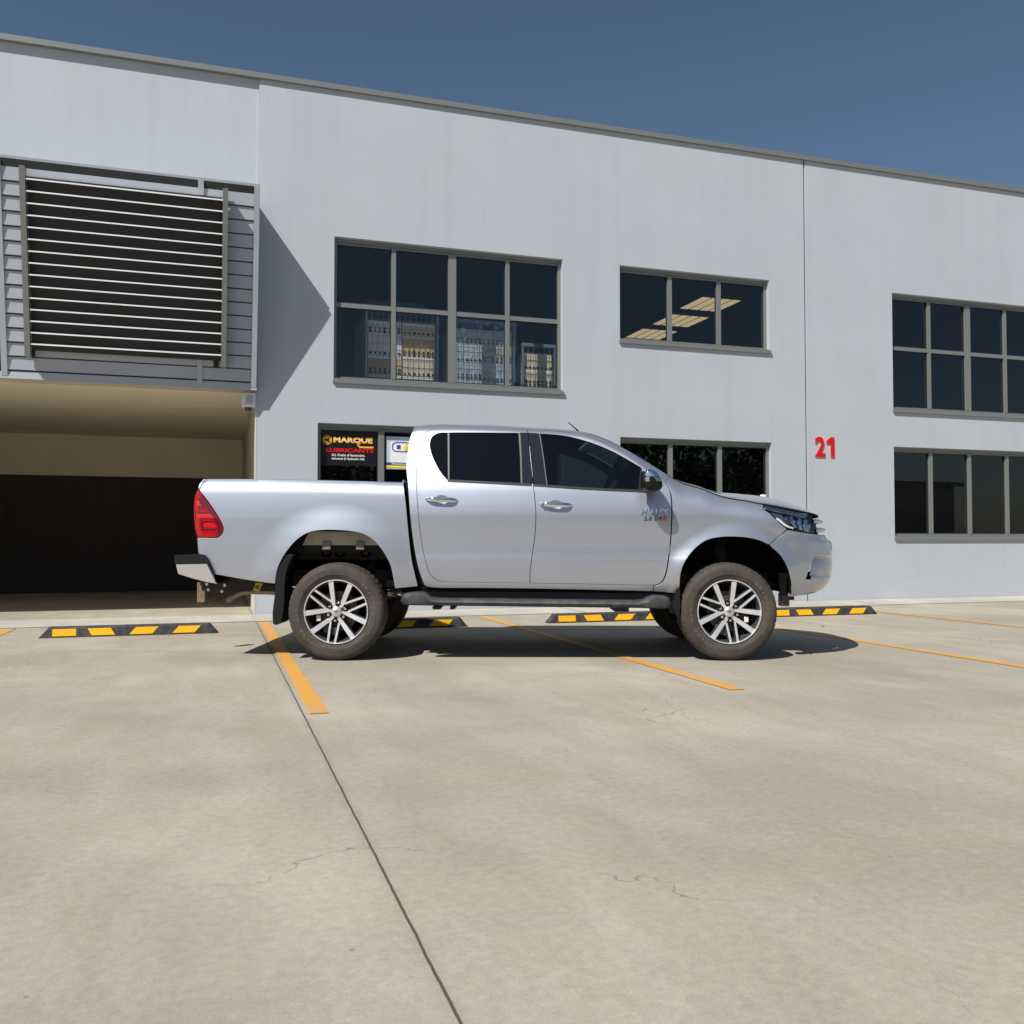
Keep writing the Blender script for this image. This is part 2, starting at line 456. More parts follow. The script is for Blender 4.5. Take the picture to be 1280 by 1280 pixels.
def text_mesh(s, size, extrude=0.004, offset=0.0, shear=0.0, width=None, height=None, spacing=1.0, bevel=0.0):
    """text as a mesh in the x-z plane facing -y, origin at its centre, scaled to width/height"""
    cu = bpy.data.curves.new("lettering", 'FONT'); cu.body = s; cu.size = size
    cu.extrude = extrude; cu.offset = offset; cu.shear = shear; cu.space_character = spacing
    cu.bevel_depth = bevel; cu.resolution_u = 4
    cu.align_x = 'CENTER'; cu.align_y = 'CENTER'
    o = bpy.data.objects.new("lettering", cu); COL.objects.link(o)
    dg = bpy.context.evaluated_depsgraph_get(); dg.update()
    me = bpy.data.meshes.new_from_object(o.evaluated_get(dg))
    bpy.data.objects.remove(o); bpy.data.curves.remove(cu)
    xs = [v.co.x for v in me.vertices]; ys = [v.co.y for v in me.vertices]
    cx = (min(xs) + max(xs)) / 2; cy = (min(ys) + max(ys)) / 2
    sx = width / (max(xs) - min(xs)) if width else 1.0
    sy = height / (max(ys) - min(ys)) if height else sx
    for v in me.vertices:
        v.co = Vector(((v.co.x - cx) * sx, -v.co.z, (v.co.y - cy) * sy))
    me.materials.clear()
    return me

def mesh_into(mb, me, f=lambda p: p):
    mb.add([tuple(f(v.co)) for v in me.vertices], [list(p.vertices) for p in me.polygons])
    bpy.data.meshes.remove(me)

# ------------------------------------------------------------------ reading the photograph's measurements (1280 px frame)
def ray(px, py):
    dx = (px - 640) / 1145.0; dz = (639.5 - py) / 1145.0
    return dx, math.cos(PITCH) - dz * math.sin(PITCH), math.sin(PITCH) + dz * math.cos(PITCH)
def at_depth(px, py, Y):
    a, b, c = ray(px, py); t = Y / b
    return a * t, CAM_H + c * t

def pchip(pts):
    xs = [p[0] for p in pts]; ys = [p[1] for p in pts]; n = len(xs)
    h = [xs[i + 1] - xs[i] for i in range(n - 1)]; d = [(ys[i + 1] - ys[i]) / h[i] for i in range(n - 1)]
    m = [0.0] * n; m[0] = d[0]; m[-1] = d[-1]
    for i in range(1, n - 1):
        if d[i - 1] * d[i] > 0:
            w1 = 2 * h[i] + h[i - 1]; w2 = h[i] + 2 * h[i - 1]
            m[i] = (w1 + w2) / (w1 / d[i - 1] + w2 / d[i])
    def f(x):
        if x <= xs[0]: return ys[0]
        if x >= xs[-1]: return ys[-1]
        i = min(bisect_right(xs, x) - 1, n - 2)
        t = (x - xs[i]) / h[i]; t2 = t * t; t3 = t2 * t
        return (2 * t3 - 3 * t2 + 1) * ys[i] + (t3 - 2 * t2 + t) * h[i] * m[i] + (-2 * t3 + 3 * t2) * ys[i + 1] + (t3 - t2) * h[i] * m[i + 1]
    return f
def sstep(t): t = max(0.0, min(1.0, t)); return t * t * (3 - 2 * t)

# ================================================================== SETTING
PHI = R(18)
UX, UY = math.cos(PHI), math.sin(PHI)
def un(u, n, z=0.0): return (u * UX - n * UY, u * UY + n * UX, z)
WALL_N = 12.1

# ground: one sheet, object axes follow the building grid
mb = MB(); mb.add([(-400, -400, 0), (400, -400, 0), (400, 400, 0), (-400, 400, 0)], [(0, 1, 2, 3)])
g = struct(mb.build("ground", "yard_concrete", fix=False)); g.rotation_euler = (0, 0, PHI)
mb = MB(); mb.add([(-30, 11.05, 0.004), (30, 11.05, 0.004), (30, 12.08, 0.004), (-30, 12.08, 0.004)], [(0, 1, 2, 3)])
g = struct(mb.build("footpath", "path_concrete", fix=False)); g.rotation_euler = (0, 0, PHI)
for u0, n0, n1 in ((0.555, 5.11, 10.97), (3.158, 5.10, 10.95), (5.76, 5.10, 10.95), (-2.05, 5.1, 10.95), (8.36, 5.1, 10.95)):
    mb = MB()
    k = 40; vs = []
    for i in range(k + 1):
        t = n0 + (n1 - n0) * i / k
        e0 = random.uniform(-.0025, .0025); e1 = random.uniform(-.0025, .0025)
        vs += [(u0 - 0.052 + e0, t, 0.004), (u0 + 0.052 + e1, t, 0.004)]
    mb.add(vs, [(2 * i, 2 * i + 1, 2 * i + 3, 2 * i + 2) for i in range(k)])
    g = struct(mb.build("parking_line", "line_paint", fix=False)); g.rotation_euler = (0, 0, PHI)

# ------------------------------------------------------------------ the building
BU0, BN0 = 4.0, WALL_N
bld = thing("industrial_building", "pale grey painted concrete industrial unit with aluminium windows behind the truck", "building", un(BU0, BN0), PHI)
def L3(u, n, z): return (u - BU0, n - BN0, z)

def cdt_faces(loops, extra=(), keep=None):
    """loops: closed polylines; returns verts, tris inside by keep(x,y)"""
    vs = []; es = []
    for lp in loops:
        k = len(vs); vs += [Vector(p) for p in lp]
        es += [(k + i, k + (i + 1) % len(lp)) for i in range(len(lp))]
    vs += [Vector(p) for p in extra]
    ov, oe, of, *_ = delaunay_2d_cdt(vs, es, [], 0, 1e-6)
    tris = []
    for f in of:
        cx = sum(ov[i][0] for i in f) / len(f); cy = sum(ov[i][1] for i in f) / len(f)
        if keep(cx, cy): tris.append(list(f))
    return [(v[0], v[1]) for v in ov], tris
def inside(poly, x, y):
    c = False; j = len(poly) - 1
    for i in range(len(poly)):
        xi, yi = poly[i]; xj, yj = poly[j]
        if (yi > y) != (yj > y) and x < (xj - xi) * (y - yi) / (yj - yi) + xi: c = not c
        j = i
    return c
def boundary_edges(tris):
    cnt = {}
    for f in tris:
        for i in range(len(f)):
            a, b = f[i], f[(i + 1) % len(f)]
            cnt[(a, b)] = cnt.get((a, b), 0) + 1
    return [(a, b) for (a, b) in cnt if (b, a) not in cnt]

def rect(u0, u1, z0, z1): return [(u0, z0), (u1, z0), (u1, z1), (u0, z1)]
def wall_sheet(name, outline, holes, n0, thick, m, parent, f=L3):
    V, T = cdt_faces([outline] + holes, (), lambda x, y: inside(outline, x, y) and not any(inside(h, x, y) for h in holes))
    k = len(V); B = boundary_edges(T)
    vs = [f(x, n0, y) for x, y in V] + [f(x, n0 + thick, y) for x, y in V]
    fs = [t for t in T] + [[i + k for i in reversed(t)] for t in T] + [[b, a, a + k, b + k] for a, b in B]
    q = MB(); q.add(vs, fs)
    return q.build(name, m, parent)

TOPZ = 6.9
WIN = [  # u0, u1, z0, z1, mullions (u, thick), transoms (z), glass
    (1.47, 4.69, 3.06, 4.95, [(2.275, .03), (3.09, .055), (3.89, .03)], [4.065], "building_glass"),
    (5.58, 8.10, 3.86, 4.95, [(6.43, .035), (7.26, .035)], [], "building_glass"),
    (1.27, 4.69, 1.0, 2.475, [(2.115, .04), (2.95, .04), (3.82, .04)], [], "tinted_building_glass"),
    (5.58, 8.12, 1.0, 2.44, [(6.43, .035), (7.26, .035)], [], "tinted_building_glass"),
    (10.4, 13.6, 1.0, 2.45, [(11.2, .035), (12.0, .035), (12.8, .035)], [], "tinted_building_glass"),
    (10.4, 13.6, 3.06, 4.95, [(11.2, .03), (12.0, .055), (12.8, .03)], [4.065], "tinted_building_glass"),
]
holes = [rect(a, b, c, d) for a, b, c, d, *_ in WIN]
# main front: garage opening left of u=0.5 (wall is an outline with a notch)
out1 = [(0.5, 0), (8.735, 0), (8.735, TOPZ), (0.5, TOPZ)]
wall_sheet("wall", out1, [h for h in holes if h[0][0] < 8], WALL_N, 0.16, "wall_paint", bld)
out2 = [(8.765, 0), (17.0, 0), (17.0, TOPZ), (8.765, TOPZ)]
wall_sheet("wall", out2, [h for h in holes if h[0][0] > 8.7], WALL_N, 0.16, "wall_paint", bld)
q = MB(); q.box(8.735 - BU0, 8.765 - BU0, 0.03, 0.14, 0, TOPZ); q.build("joint_sealant", "frame_dark", bld)
# wall left of the garage, and above the garage behind the raked block
q = MB(); q.box(-12 - BU0, -5.2 - BU0, 0, 0.16, 0, TOPZ); q.build("wall", "wall_paint", bld)
q = MB(); q.box(-5.2 - BU0, 0.498 - BU0, 0.03, 0.16, 2.95, TOPZ); q.build("wall", "wall_paint", bld)
# capping
q = MB(); q.box(-12.05 - BU0, 17.05 - BU0, -0.04, 0.22, TOPZ, TOPZ + 0.07); q.build("parapet_capping", "frame_metal", bld)
# return wall + roof so the block is solid
q = MB(); q.box(16.84 - BU0, 17 - BU0, 0.16, 22, 0, TOPZ - .002); q.box(-12 - BU0, 16.84 - BU0, 0.165, 22, TOPZ - 0.35, TOPZ - 0.25)
q.box(-12 - BU0, -11.84 - BU0, 0.16, 22, 0, TOPZ - .36); q.box(-11.84 - BU0, 16.84 - BU0, 21.84, 22, 0, TOPZ - .36)
q.build("roof", "room_dark", bld)

def window(u0, u1, z0, z1, mull, trans, glass):
    F = MB(); d0, d1 = 0.075, 0.145      # frame sits inside the reveal
    y0, y1 = d0, d1
    o = 0.045
    def bx(a, b, c, d, p0=y0, p1=y1): F.box(a - BU0, b - BU0, p0, p1, c, d)
    bx(u0, u0 + o, z0, z1); bx(u1 - o, u1, z0, z1); bx(u0 + o, u1 - o, z1 - o, z1); bx(u0 + o, u1 - o, z0 + .001, z0 + o)
    # second, slimmer step of the head, seen as a double line
    bx(u0 + o, u1 - o, z1 - o - .03, z1 - o - .002, y0 + .02, y1 - .002)
    for m_, t in mull: bx(m_ - t, m_ + t, z0 + o + .001, z1 - o - .031, y0 - .004, y1 - .004)
    cuts = sorted([u0 + o] + [c for m_, t in mull for c in (m_ - t, m_ + t)] + [u1 - o])
    for tz in trans:
        for i in range(0, len(cuts) - 1, 2): bx(cuts[i], cuts[i + 1], tz - .03, tz + .03, y0 + .003, y1 - .006)
    fr = F.build("window", "frame_metal", bld)
    # dark gaskets round each pane and the panes
    zs = [z0 + o] + [v for tz in trans for v in (tz - .03, tz + .03)] + [z1 - o - .031]
    for i in range(0, len(cuts) - 1, 2):
        for j in range(0, len(zs) - 1, 2):
            a, b, c, d = cuts[i], cuts[i + 1], zs[j], zs[j + 1]
            G = MB(); g_ = .012
            for (p, q_, r, s) in ((a, a + g_, c, d), (b - g_, b, c, d), (a + g_, b - g_, c, c + g_ * 1.4), (a + g_, b - g_, d - g_, d)):
                G.box(p - BU0, q_ - BU0, y0 + .025, y0 + .045, r, s)
            G.build("gasket", "frame_dark", fr)
            P = MB(); P.box(a + g_ - BU0, b - g_ - BU0, y0 + .036, y0 + .040, c + g_, d - g_)
            P.v = [(x, y, z) for x, y, z in P.v]
            P.v = P.v[:]; 
            P2 = MB(); P2.add([(a + g_ - BU0, y0 + .036, c + g_), (b - g_ - BU0, y0 + .036, c + g_), (b - g_ - BU0, y0 + .036, d - g_), (a + g_ - BU0, y0 + .036, d - g_)], [(0, 1, 2, 3)])
            P2.build("pane", glass, fr, fix=False)
    # sill: sloping sub-sill standing proud of the wall
    S = MB()
    prof = [(0.13, z0 + .0), (0.02, z0 - .012), (-0.035, z0 - .030), (-0.035, z0 - .062), (0.0, z0 - .062)] 
    prof = [(0.125, z0 - .001), (-0.030, z0 - .022), (-0.030, z0 - .060), (-0.002, z0 - .060), (-0.002, z0 - .021)]
    S.prism([(p, z) for p, z in [(-.034, z0 - .055), (-.002, z0 - .055), (-.002, z0 - .006), (-.034, z0 - .016)]], u0 - .012 - BU0, u1 + .012 - BU0, lambda p, z, d: (d, p, z))
    S.box(u0 + .002 - BU0, u1 - .002 - BU0, -.003, y0 - .001, z0 + .0005, z0 + .012)
    S.build("sill", "frame_metal", fr)
for wdef in WIN: window(*wdef)

# rooms behind the glass
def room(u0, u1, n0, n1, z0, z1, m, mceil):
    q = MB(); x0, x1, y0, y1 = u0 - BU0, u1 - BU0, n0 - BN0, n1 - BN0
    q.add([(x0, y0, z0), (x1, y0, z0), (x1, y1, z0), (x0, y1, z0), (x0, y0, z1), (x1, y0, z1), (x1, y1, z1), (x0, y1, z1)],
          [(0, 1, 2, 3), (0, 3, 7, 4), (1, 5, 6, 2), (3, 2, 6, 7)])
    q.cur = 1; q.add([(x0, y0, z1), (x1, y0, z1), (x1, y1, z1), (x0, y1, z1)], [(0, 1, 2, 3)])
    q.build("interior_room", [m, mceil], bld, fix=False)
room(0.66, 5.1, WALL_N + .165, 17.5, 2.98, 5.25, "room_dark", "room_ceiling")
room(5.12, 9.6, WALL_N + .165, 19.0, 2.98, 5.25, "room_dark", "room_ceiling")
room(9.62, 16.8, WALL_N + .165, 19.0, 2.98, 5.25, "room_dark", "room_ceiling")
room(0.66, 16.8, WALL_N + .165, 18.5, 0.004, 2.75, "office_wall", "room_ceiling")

# garage recess: ceiling, side walls, back wall
q = MB(); q.box(-5.2 - BU0, 0.5 - BU0, 0.165, 16, 2.84, 2.94); q.build("garage_ceiling", "soffit_paint", bld)
q = MB(); q.box(0.502 - BU0, 0.64 - BU0, 0.162, 16, 0.003, 2.839); q.build("garage_side_wall", "garage_wall", bld)
q = MB(); q.box(-5.4 - BU0, -5.2 - BU0, 0.162, 16, 0.003, 2.839); q.build("garage_side_wall", "garage_wall", bld)
q = MB(); q.box(-5.2 - BU0, 0.5 - BU0, 6.03, 6.13, 2.1, 2.839); q.build("garage_back_wall", "soffit_paint", bld)
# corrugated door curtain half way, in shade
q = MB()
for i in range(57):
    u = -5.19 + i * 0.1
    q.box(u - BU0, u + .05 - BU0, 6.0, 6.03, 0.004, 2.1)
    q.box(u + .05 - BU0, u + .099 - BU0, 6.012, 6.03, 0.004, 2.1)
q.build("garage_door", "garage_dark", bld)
# arris strip on the garage corner, paler than the wall
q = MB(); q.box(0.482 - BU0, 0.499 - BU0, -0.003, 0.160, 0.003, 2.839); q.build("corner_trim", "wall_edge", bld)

# raked upper block with board cladding (leans outwards as it rises)
BU_R = 0.490
def D(z): return 0.100 + (z - 2.87) * 0.252
Z0, Z1 = 2.87, 5.26
q = MB()
uL = -8.0
fin = [(D(Z0), Z0), (D(Z1) + .002, Z1), (-.02, Z1), (-.02, Z0)]
q.prism(fin, uL - BU0, BU_R - BU0, lambda d, z, u: (u, -d, z))
q.build("cladding_block", "cladding_paint", bld)
# boards standing 8 mm proud of the block face
bz = 0.158
qb = MB(); qb.prism([(-D(Z0 + .05) + .001, Z0 + .05), (-D(Z0 + .05) - .004, Z0 + .05), (-D(Z1 - .03) - .004, Z1 - .03), (-D(Z1 - .03) + .001, Z1 - .03)], uL + .1 - BU0, .44 - BU0, lambda y, z, u: (u, y, z))
qb.build("board_gap_shade", "frame_dark", bld)  # dark sheet whose colour stands for the shadow lines between boards
posts = [-7.6, -5.85, -4.1, -2.35, -0.19, 0.455]
q = MB()
k = 0
while True:
    za = Z0 + 0.075 + k * bz; zb = za + bz - 0.016
    if zb > Z1 - 0.05: break
    for a, b in ((-7.57, -5.9), (-5.82, -4.15), (-4.07, -2.40), (-2.32, -0.222), (-0.158, 0.42)):
        pr = [(-D(za) + .004, za), (-D(za) - .026, za), (-D(zb) - .010, zb), (-D(zb) + .004, zb)]
        q.prism(pr, a - BU0, b - BU0, lambda y, z, u: (u, y, z))
    k += 1
q.build("cladding_boards", "cladding_paint", bld)
q = MB()
for p in posts:
    pr = [(-D(Z0) + .004, Z0), (-D(Z0) - .034, Z0), (-D(Z1 - .04) - .034, Z1 - .04), (-D(Z1 - .04) + .004, Z1 - .04)]
    q.prism(pr, p - .032 - BU0, p + .032 - BU0, lambda y, z, u: (u, y, z))
pr = [(-D(Z0) + .004, Z0 - .03), (-D(Z0) - .03, Z0 - .03), (-D(Z0) - .03, Z0 + .055), (-D(Z0) + .004, Z0 + .055)]
q.prism(pr, uL - BU0, BU_R + .003 - BU0, lambda y, z, u: (u, y, z))
q.build("cladding_trim", "cladding_paint", bld)

# louvre screen standing off the block
lv0, lv1 = -2.1, 0.09
lz = [3.215 + 0.1265 * i for i in range(15)]
q = MB()
def louv_y(z): return -D(z) - 0.11
scr = thing("louvre_screen", "sunshade screen of thin white horizontal louvre blades on the raked cladding", "louvre", un(-0.7, WALL_N - 0.3, 3.1), PHI)
SU, SN, SZ = -0.7, WALL_N - 0.3, 3.1
def LS(u, y, z): return (u - SU, y + WALL_N - SN, z - SZ)
for z in lz:
    b_ = MB(); y = louv_y(z)
    b_.prism([(y - .045, z - .006), (y - .045, z + .010), (y + .055, z + .034), (y + .055, z + .026)], lv0, lv1 - .03, lambda yy, zz, u: LS(u, yy, zz))
    b_.build("louvre_blade", "louvre_white", scr)
za, zb = 3.08, 5.12
for uu in (lv0 + .02, lv1):
    b_ = MB(); b_.prism([(louv_y(za) - .05, za), (louv_y(za) + .06, za), (louv_y(zb) + .06, zb), (louv_y(zb) - .05, zb)], uu - .030, uu + .030, lambda yy, zz, u: LS(u, yy, zz))
    b_.build("screen_frame", "frame_metal", scr)
for uu in (lv1 - .09, lv0 + .05):
    b_ = MB(); b_.prism([(louv_y(3.1) + .062, 3.09), (-D(3.1) - .03, 3.09), (-D(3.15) - .03, 3.18), (louv_y(3.1) + .062, 3.18)], uu - .03, uu + .03, lambda yy, zz, u: LS(u, yy, zz))
    b_.build("bracket", "frame_dark", scr)
# dark sheet behind the louvre blades
b_ = MB(); b_.prism([(-D(3.17) - .036, 3.17), (-D(3.17) - .044, 3.17), (-D(5.05) - .044, 5.05), (-D(5.05) - .036, 5.05)], lv0 + .05, lv1 - .035, lambda yy, zz, u: LS(u, yy, zz))
b_.build("opening", "frame_dark", scr)

# security light under the block's corner
sl = thing("security_light", "small white boxed security sensor under the corner of the cladding", "security light", un(0.40, WALL_N + 0.10, 2.62), PHI)
b_ = MB(); b_.box(-0.085, 0.085, -0.13, 0.01, 0.02, 0.20, 0.012); b_.build("housing", "white_plastic", sl)
b_ = MB(); b_.box(-0.035, 0.05, -0.136, -0.1305, 0.06, 0.16, 0.002); b_.build("label_plate", "wall_paint", sl)
b_ = MB(); b_.lathe([(0.02, .045), (-0.01, .043), (-0.025, .03), (-0.03, 0.001)], 20, axis='z'); b_.v = [(x, y - .06, z) for x, y, z in b_.v]
b_.build("sensor", "dark_lens", sl, smooth=True)

# street number
for ch, uc, wd in (("2", 8.992, 0.180),):
    me = text_mesh(ch, 0.4, extrude=0.008, offset=0.010, width=wd, height=0.315)
    q = MB(); mesh_into(q, me, lambda p: (p.x + uc - BU0, p.y - .010, p.z + 2.40)); q.build("street_number", "red_number", bld)
q = MB(); zc = 2.2425; uc = 9.180 - BU0
q.prism([(.020, .0), (.020, .225), (-.055, .205), (-.055, .258), (.020, .315), (.082, .315), (.082, .0)], -.018, -.002, lambda a, z, y: (uc + a - .01, y, zc + z)); q.build("street_number", "red_number", bld)
# small white thing on the ground-floor sill
q = MB(); q.box(-.048, .048, -.05, .005, -.035, .055, .02); q.box(-.03, .0, -.054, -.0505, -.01, .02, .001)
mug = q.build("door_chime", "white_plastic", None, smooth=True); mug.location = un(7.99, WALL_N + .062, 1.585); mug.rotation_euler = (0, 0, PHI)

# ------------------------------------------------------------------ fluorescent ceiling lights in the right upper room
for i, (u, n) in enumerate(((8.44, 14.45), (8.53, 15.72), (8.52, 16.95))):
    t = thing("ceiling_light", ["lit four-tube ceiling light nearest the right upstairs window", "lit four-tube ceiling light, middle of three upstairs",
              "lit four-tube ceiling light farthest from the right upstairs window"][i], "ceiling light", un(u, n, 5.2), PHI, "fluorescent ceiling lights upstairs")
    b_ = MB(); b_.box(-.40, .40, -.42, .42, -.02, .048); b_.build("light_housing", "lamp_frame", t)
    for k in range(4):
        b_ = MB(); x = -.30 + k * .2; b_.box(x - .078, x + .078, -.40, .40, -.030, -.0215); b_.build("diffuser", "lamp_strip", t)

# ------------------------------------------------------------------ signs inside the ground floor panes
def board(u0, u1, z0, z1, m, parent, y=0, t=.006):
    b_ = MB(); b_.box(u0, u1, y, y + t, z0, z1); return b_.build("panel", m, parent)
GN = WALL_N + 0.075 + 0.028     # just in front of the pane
s1 = thing("window_sign", "black lubricants advertising panel with gold and red lettering on the left window", "sign", un(1.69, GN, 1.93), PHI)
board(-.365, .365, 0.0, .452, "sign_black", s1)
def lettering(txt, cx, cz, wd, ht, m, parent, offset=.01, y=-.004, name="lettering", spacing=1.0, size=.1):
    me = text_mesh(txt, size, extrude=.0015, offset=offset, width=wd, height=ht, spacing=spacing)
    b_ = MB(); mesh_into(b_, me, lambda p: (p.x + cx, p.y + y, p.z + cz)); return b_.build(name, m, parent)
lettering("MARQUE", .055, .336, .52, .095, "sign_gold", s1, .0045)
lettering("MARQUE", .055, .337, .505, .045, "sign_pale", s1, .0, y=-.0065)
b_ = MB(); b_.prism([(.12, .285), (.15, .262), (.325, .262), (.325, .240), (.14, .240), (.10, .285)], -.004, -.001, lambda a, z, y: (a, y, z)); b_.build("underline", "sign_gold", s1)
b_ = MB(); b_.lathe([(-.001, .062), (-.005, .062), (-.005, .052), (-.001, .052)], 28); b_.lathe([(-.001, .001), (-.005, .001), (-.005, .044), (-.001, .044)], 28)
b_.v = [(x - .285, y, z + .335) for x, y, z in b_.v]; b_.build("emblem", "sign_gold", s1)
b_ = MB(); b_.prism([(-.322, .335), (-.262, .372), (-.262, .298)], -.009, -.006, lambda a, z, y: (a, y, z)); b_.build("emblem_arrow", "sign_black", s1)
lettering("LUBRICANTS", .010, .204, .63, .052, "sign_red", s1, .003)
lettering("ALL Grades of Automotive,", -.01, .138, .44, .040, "sign_white", s1, .0015)
lettering("Industrial & Hydraulic Oils", -.01, .088, .43, .040, "sign_white", s1, .0015)

s2 = thing("window_sign", "white and blue advertising poster with yellow stripe half hidden behind the cab", "sign", un(2.545, GN, 1.90), PHI)
board(-.36, .36, 0.0, .44, "sign_paper", s2)
b_ = MB(); b_.box(-.30, .34, -.003, -.0005, .09, .37); b_.build("white_field", "sign_white", s2)
b_ = MB(); b_.box(-.36, .36, -.005, -.0005, .052, .088); b_.build("blue_band", "sign_blue", s2)
b_ = MB(); b_.box(-.36, .36, -.005, -.0005, .020, .048); b_.build("yellow_band", "sign_yellow", s2)
def ring(cx, cz, rx, rz, th, m, parent, y=-.006, corner=.6):
    b_ = MB(); N_ = 40; vs = []; fs = []
    for k in range(N_):
        t = 2 * math.pi * k / N_; c, s = math.cos(t), math.sin(t)
        e = 0.6
        px_ = math.copysign(abs(c) ** e, c); pz_ = math.copysign(abs(s) ** e, s)
        vs += [(cx + px_ * rx, y, cz + pz_ * rz), (cx + px_ * (rx - th), y, cz + pz_ * (rz - th))]
    for k in range(N_): a = 2 * k; b2 = 2 * ((k + 1) % N_); fs.append((a, b2, b2 + 1, a + 1))
    b_.add(vs, fs); return b_.build("emblem_ring", m, parent)
ring(-.15, .300, .130, .068, .012, "sign_blue", s2)
b_ = MB(); b_.box(-.215, -.165, -.007, -.0035, .273, .325, .001); b_.build("emblem_square", "sign_blue", s2)
lettering("t", -.098, .300, .055, .095, "sign_yellow", s2, .02, y=-.008)
lettering("r", -.03, .292, .05, .06, "sign_blue", s2, .01, y=-.008)
lettering("Automotive, Industrial", -.03, .070, .52, .024, "sign_white", s2, .003, y=-.0075)

# ------------------------------------------------------------------ storage cages with cartons behind the left upstairs window
def cage(u0, u1, n0, n1, z0, zt, rows, label, lidm="cage_lid"):
    cu, cn = (u0 + u1) / 2, (n0 + n1) / 2
    t = thing("storage_cage", label, "storage cage", un(cu, cn, z0), PHI, "wire storage cages upstairs")
    hw, hd, H = (u1 - u0) / 2, (n1 - n0) / 2, zt - z0
    q = MB()
    for x in (-hw, hw):
        for y in (-hd, hd): q.box(x - .012, x + .012, y - .012, y + .012, 0, H)
    q.build("post", "cage_wire", t)
    q = MB()
    nx = max(4, int((u1 - u0) / .075))
    for i in range(1, nx): x = -hw + 2 * hw * i / nx; q.box(x - .0028, x + .0028, -hd - .003, -hd + .003, 0.02, H)
    nz = int(H / .11)
    for j in range(nz + 1): z = .02 + (H - .02) * j / nz; q.box(-hw, hw, -hd - .009, -hd - .0035, z - .003, z + .003)
    q.build("wire_front", "cage_wire", t)
    q = MB()
    ny = max(4, int((n1 - n0) / .09))
    for sx in (-hw, hw):
        for i in range(1, ny): y = -hd + 2 * hd * i / ny; q.box(sx - .003, sx + .003, y - .0028, y + .0028, 0.02, H)
        for j in range(nz + 1): z = .02 + (H - .02) * j / nz; q.box(sx - .009, sx - .0035, -hd, hd, z - .003, z + .003)
    q.build("wire_side", "cage_wire", t)
    if lidm:
        q = MB(); q.box(-hw - .02, hw + .02, -hd - .02, hd + .02, H + .002, H + .05); q.build("lid", lidm, t)
    # cartons
    for r_i, (za, zb, cols) in enumerate(rows):
        nC = len(cols)
        for c_i, cm in enumerate(cols):
            xa = u0 + .02 + (u1 - u0 - .04) * c_i / nC + .006; xb = u0 + .02 + (u1 - u0 - .04) * (c_i + 1) / nC - .006
            q = MB(); W_ = xb - xa; dz = zb - za; jit = random.uniform(0, .02)
            q.box(-W_ / 2, W_ / 2, -hd + .03 + jit, hd - .05, 0, dz)
            q.cur = 1; q.box(-W_ / 2 + .004, W_ / 2 - .004, -hd + .026 + jit, -hd + .0297 + jit, dz - .045, dz - .012)
            q.cur = 2
            m_ = int(W_ / .062)
            for k in range(m_):
                x = -W_ / 2 + (k + .5) * W_ / m_
                for zz in ((.028, .075) if (r_i + c_i) % 2 else (.03,)):
                    rr = .017 if (k * 7 + r_i * 3 + c_i) % 3 else .023
                    q.add([(x + rr * math.cos(a), -hd + .022 + jit, zz + rr * math.sin(a)) for a in [i * math.pi / 4 for i in range(8)]], [tuple(range(8))])
            o = q.build("carton", [cm, "carton_edge", "black_spot"])
            o.location = un((xa + xb) / 2, cn, za); o.rotation_euler = (0, 0, PHI)
            place = {0: "bottom", 1: "second", 2: "third", 3: "top"}[min(r_i, 3)]
            side = "" if nC == 1 else (" left" if c_i == 0 else " right")
            colr = {"carton_tan": "tan", "carton_white": "white", "carton_cream": "cream"}[cm]
            tag(o, f"{colr} carton,{side} side of {place} row in {label.split(' cage')[0]} cage".replace("  ", " "), "carton", "cartons in the storage cages")
    return t
ZF = 3.0
T_, W_c, C_ = "carton_tan", "carton_white", "carton_cream"
cage(2.00, 3.02, 12.75, 13.7, ZF, 4.16, [(3.02, 3.28, [T_, T_]), (3.28, 3.55, [T_, C_]), (3.55, 3.86, [W_c, T_]), (3.86, 4.04, [W_c, C_])], "open wire cage behind the second upstairs pane")
cage(3.20, 4.16, 12.70, 13.6, ZF, 4.08, [(3.02, 3.26, [C_, C_]), (3.26, 3.52, [W_c, W_c]), (3.52, 3.78, [W_c, C_]), (3.78, 4.0, [W_c])], "plastic-wrapped wire cage behind the middle upstairs mullion")
cage(4.30, 4.80, 12.72, 13.5, ZF, 3.80, [(3.02, 3.22, [C_]), (3.22, 3.47, [C_]), (3.47, 3.72, [C_])], "narrow wire cage at the right end of the left upstairs window")
cage(2.2, 3.05, 13.85, 14.7, ZF, 4.55, [(3.02, 3.45, [T_, T_]), (3.45, 3.95, [C_, C_]), (3.95, 4.45, [C_, W_c])], "tall wire cage in the second row upstairs")
cage(3.35, 4.2, 14.0, 14.9, ZF, 4.40, [(3.02, 3.45, [W_c, T_]), (3.45, 3.95, [W_c, W_c]), (3.95, 4.3, [W_c, W_c])], "shorter wire cage in the second row upstairs", "cage_lid")
q = MB()
def wrapP(a, b):
    u = 3.17 + a * 1.02; z = 3.02 + b * 1.10
    d = 0.012 * math.sin(a * 23 + b * 5) + 0.010 * math.sin(a * 41 - b * 17) + 0.008 * math.sin(b * 31 + a * 9)
    return (u - 3.68, d, z - ZF)
q.grid(wrapP, 40, 40)
wr = q.build("plastic_wrap", "shrink_wrap", None, fix=False, smooth=True); wr.location = un(3.68, 12.655, ZF); wr.rotation_euler = (0, 0, PHI)
tag(wr, "clear wrinkled plastic sheet wrapped over the front of the middle cage", "plastic wrap")
tag(mug, "small white plastic chime box at the right end of the ground floor window", "door chime")

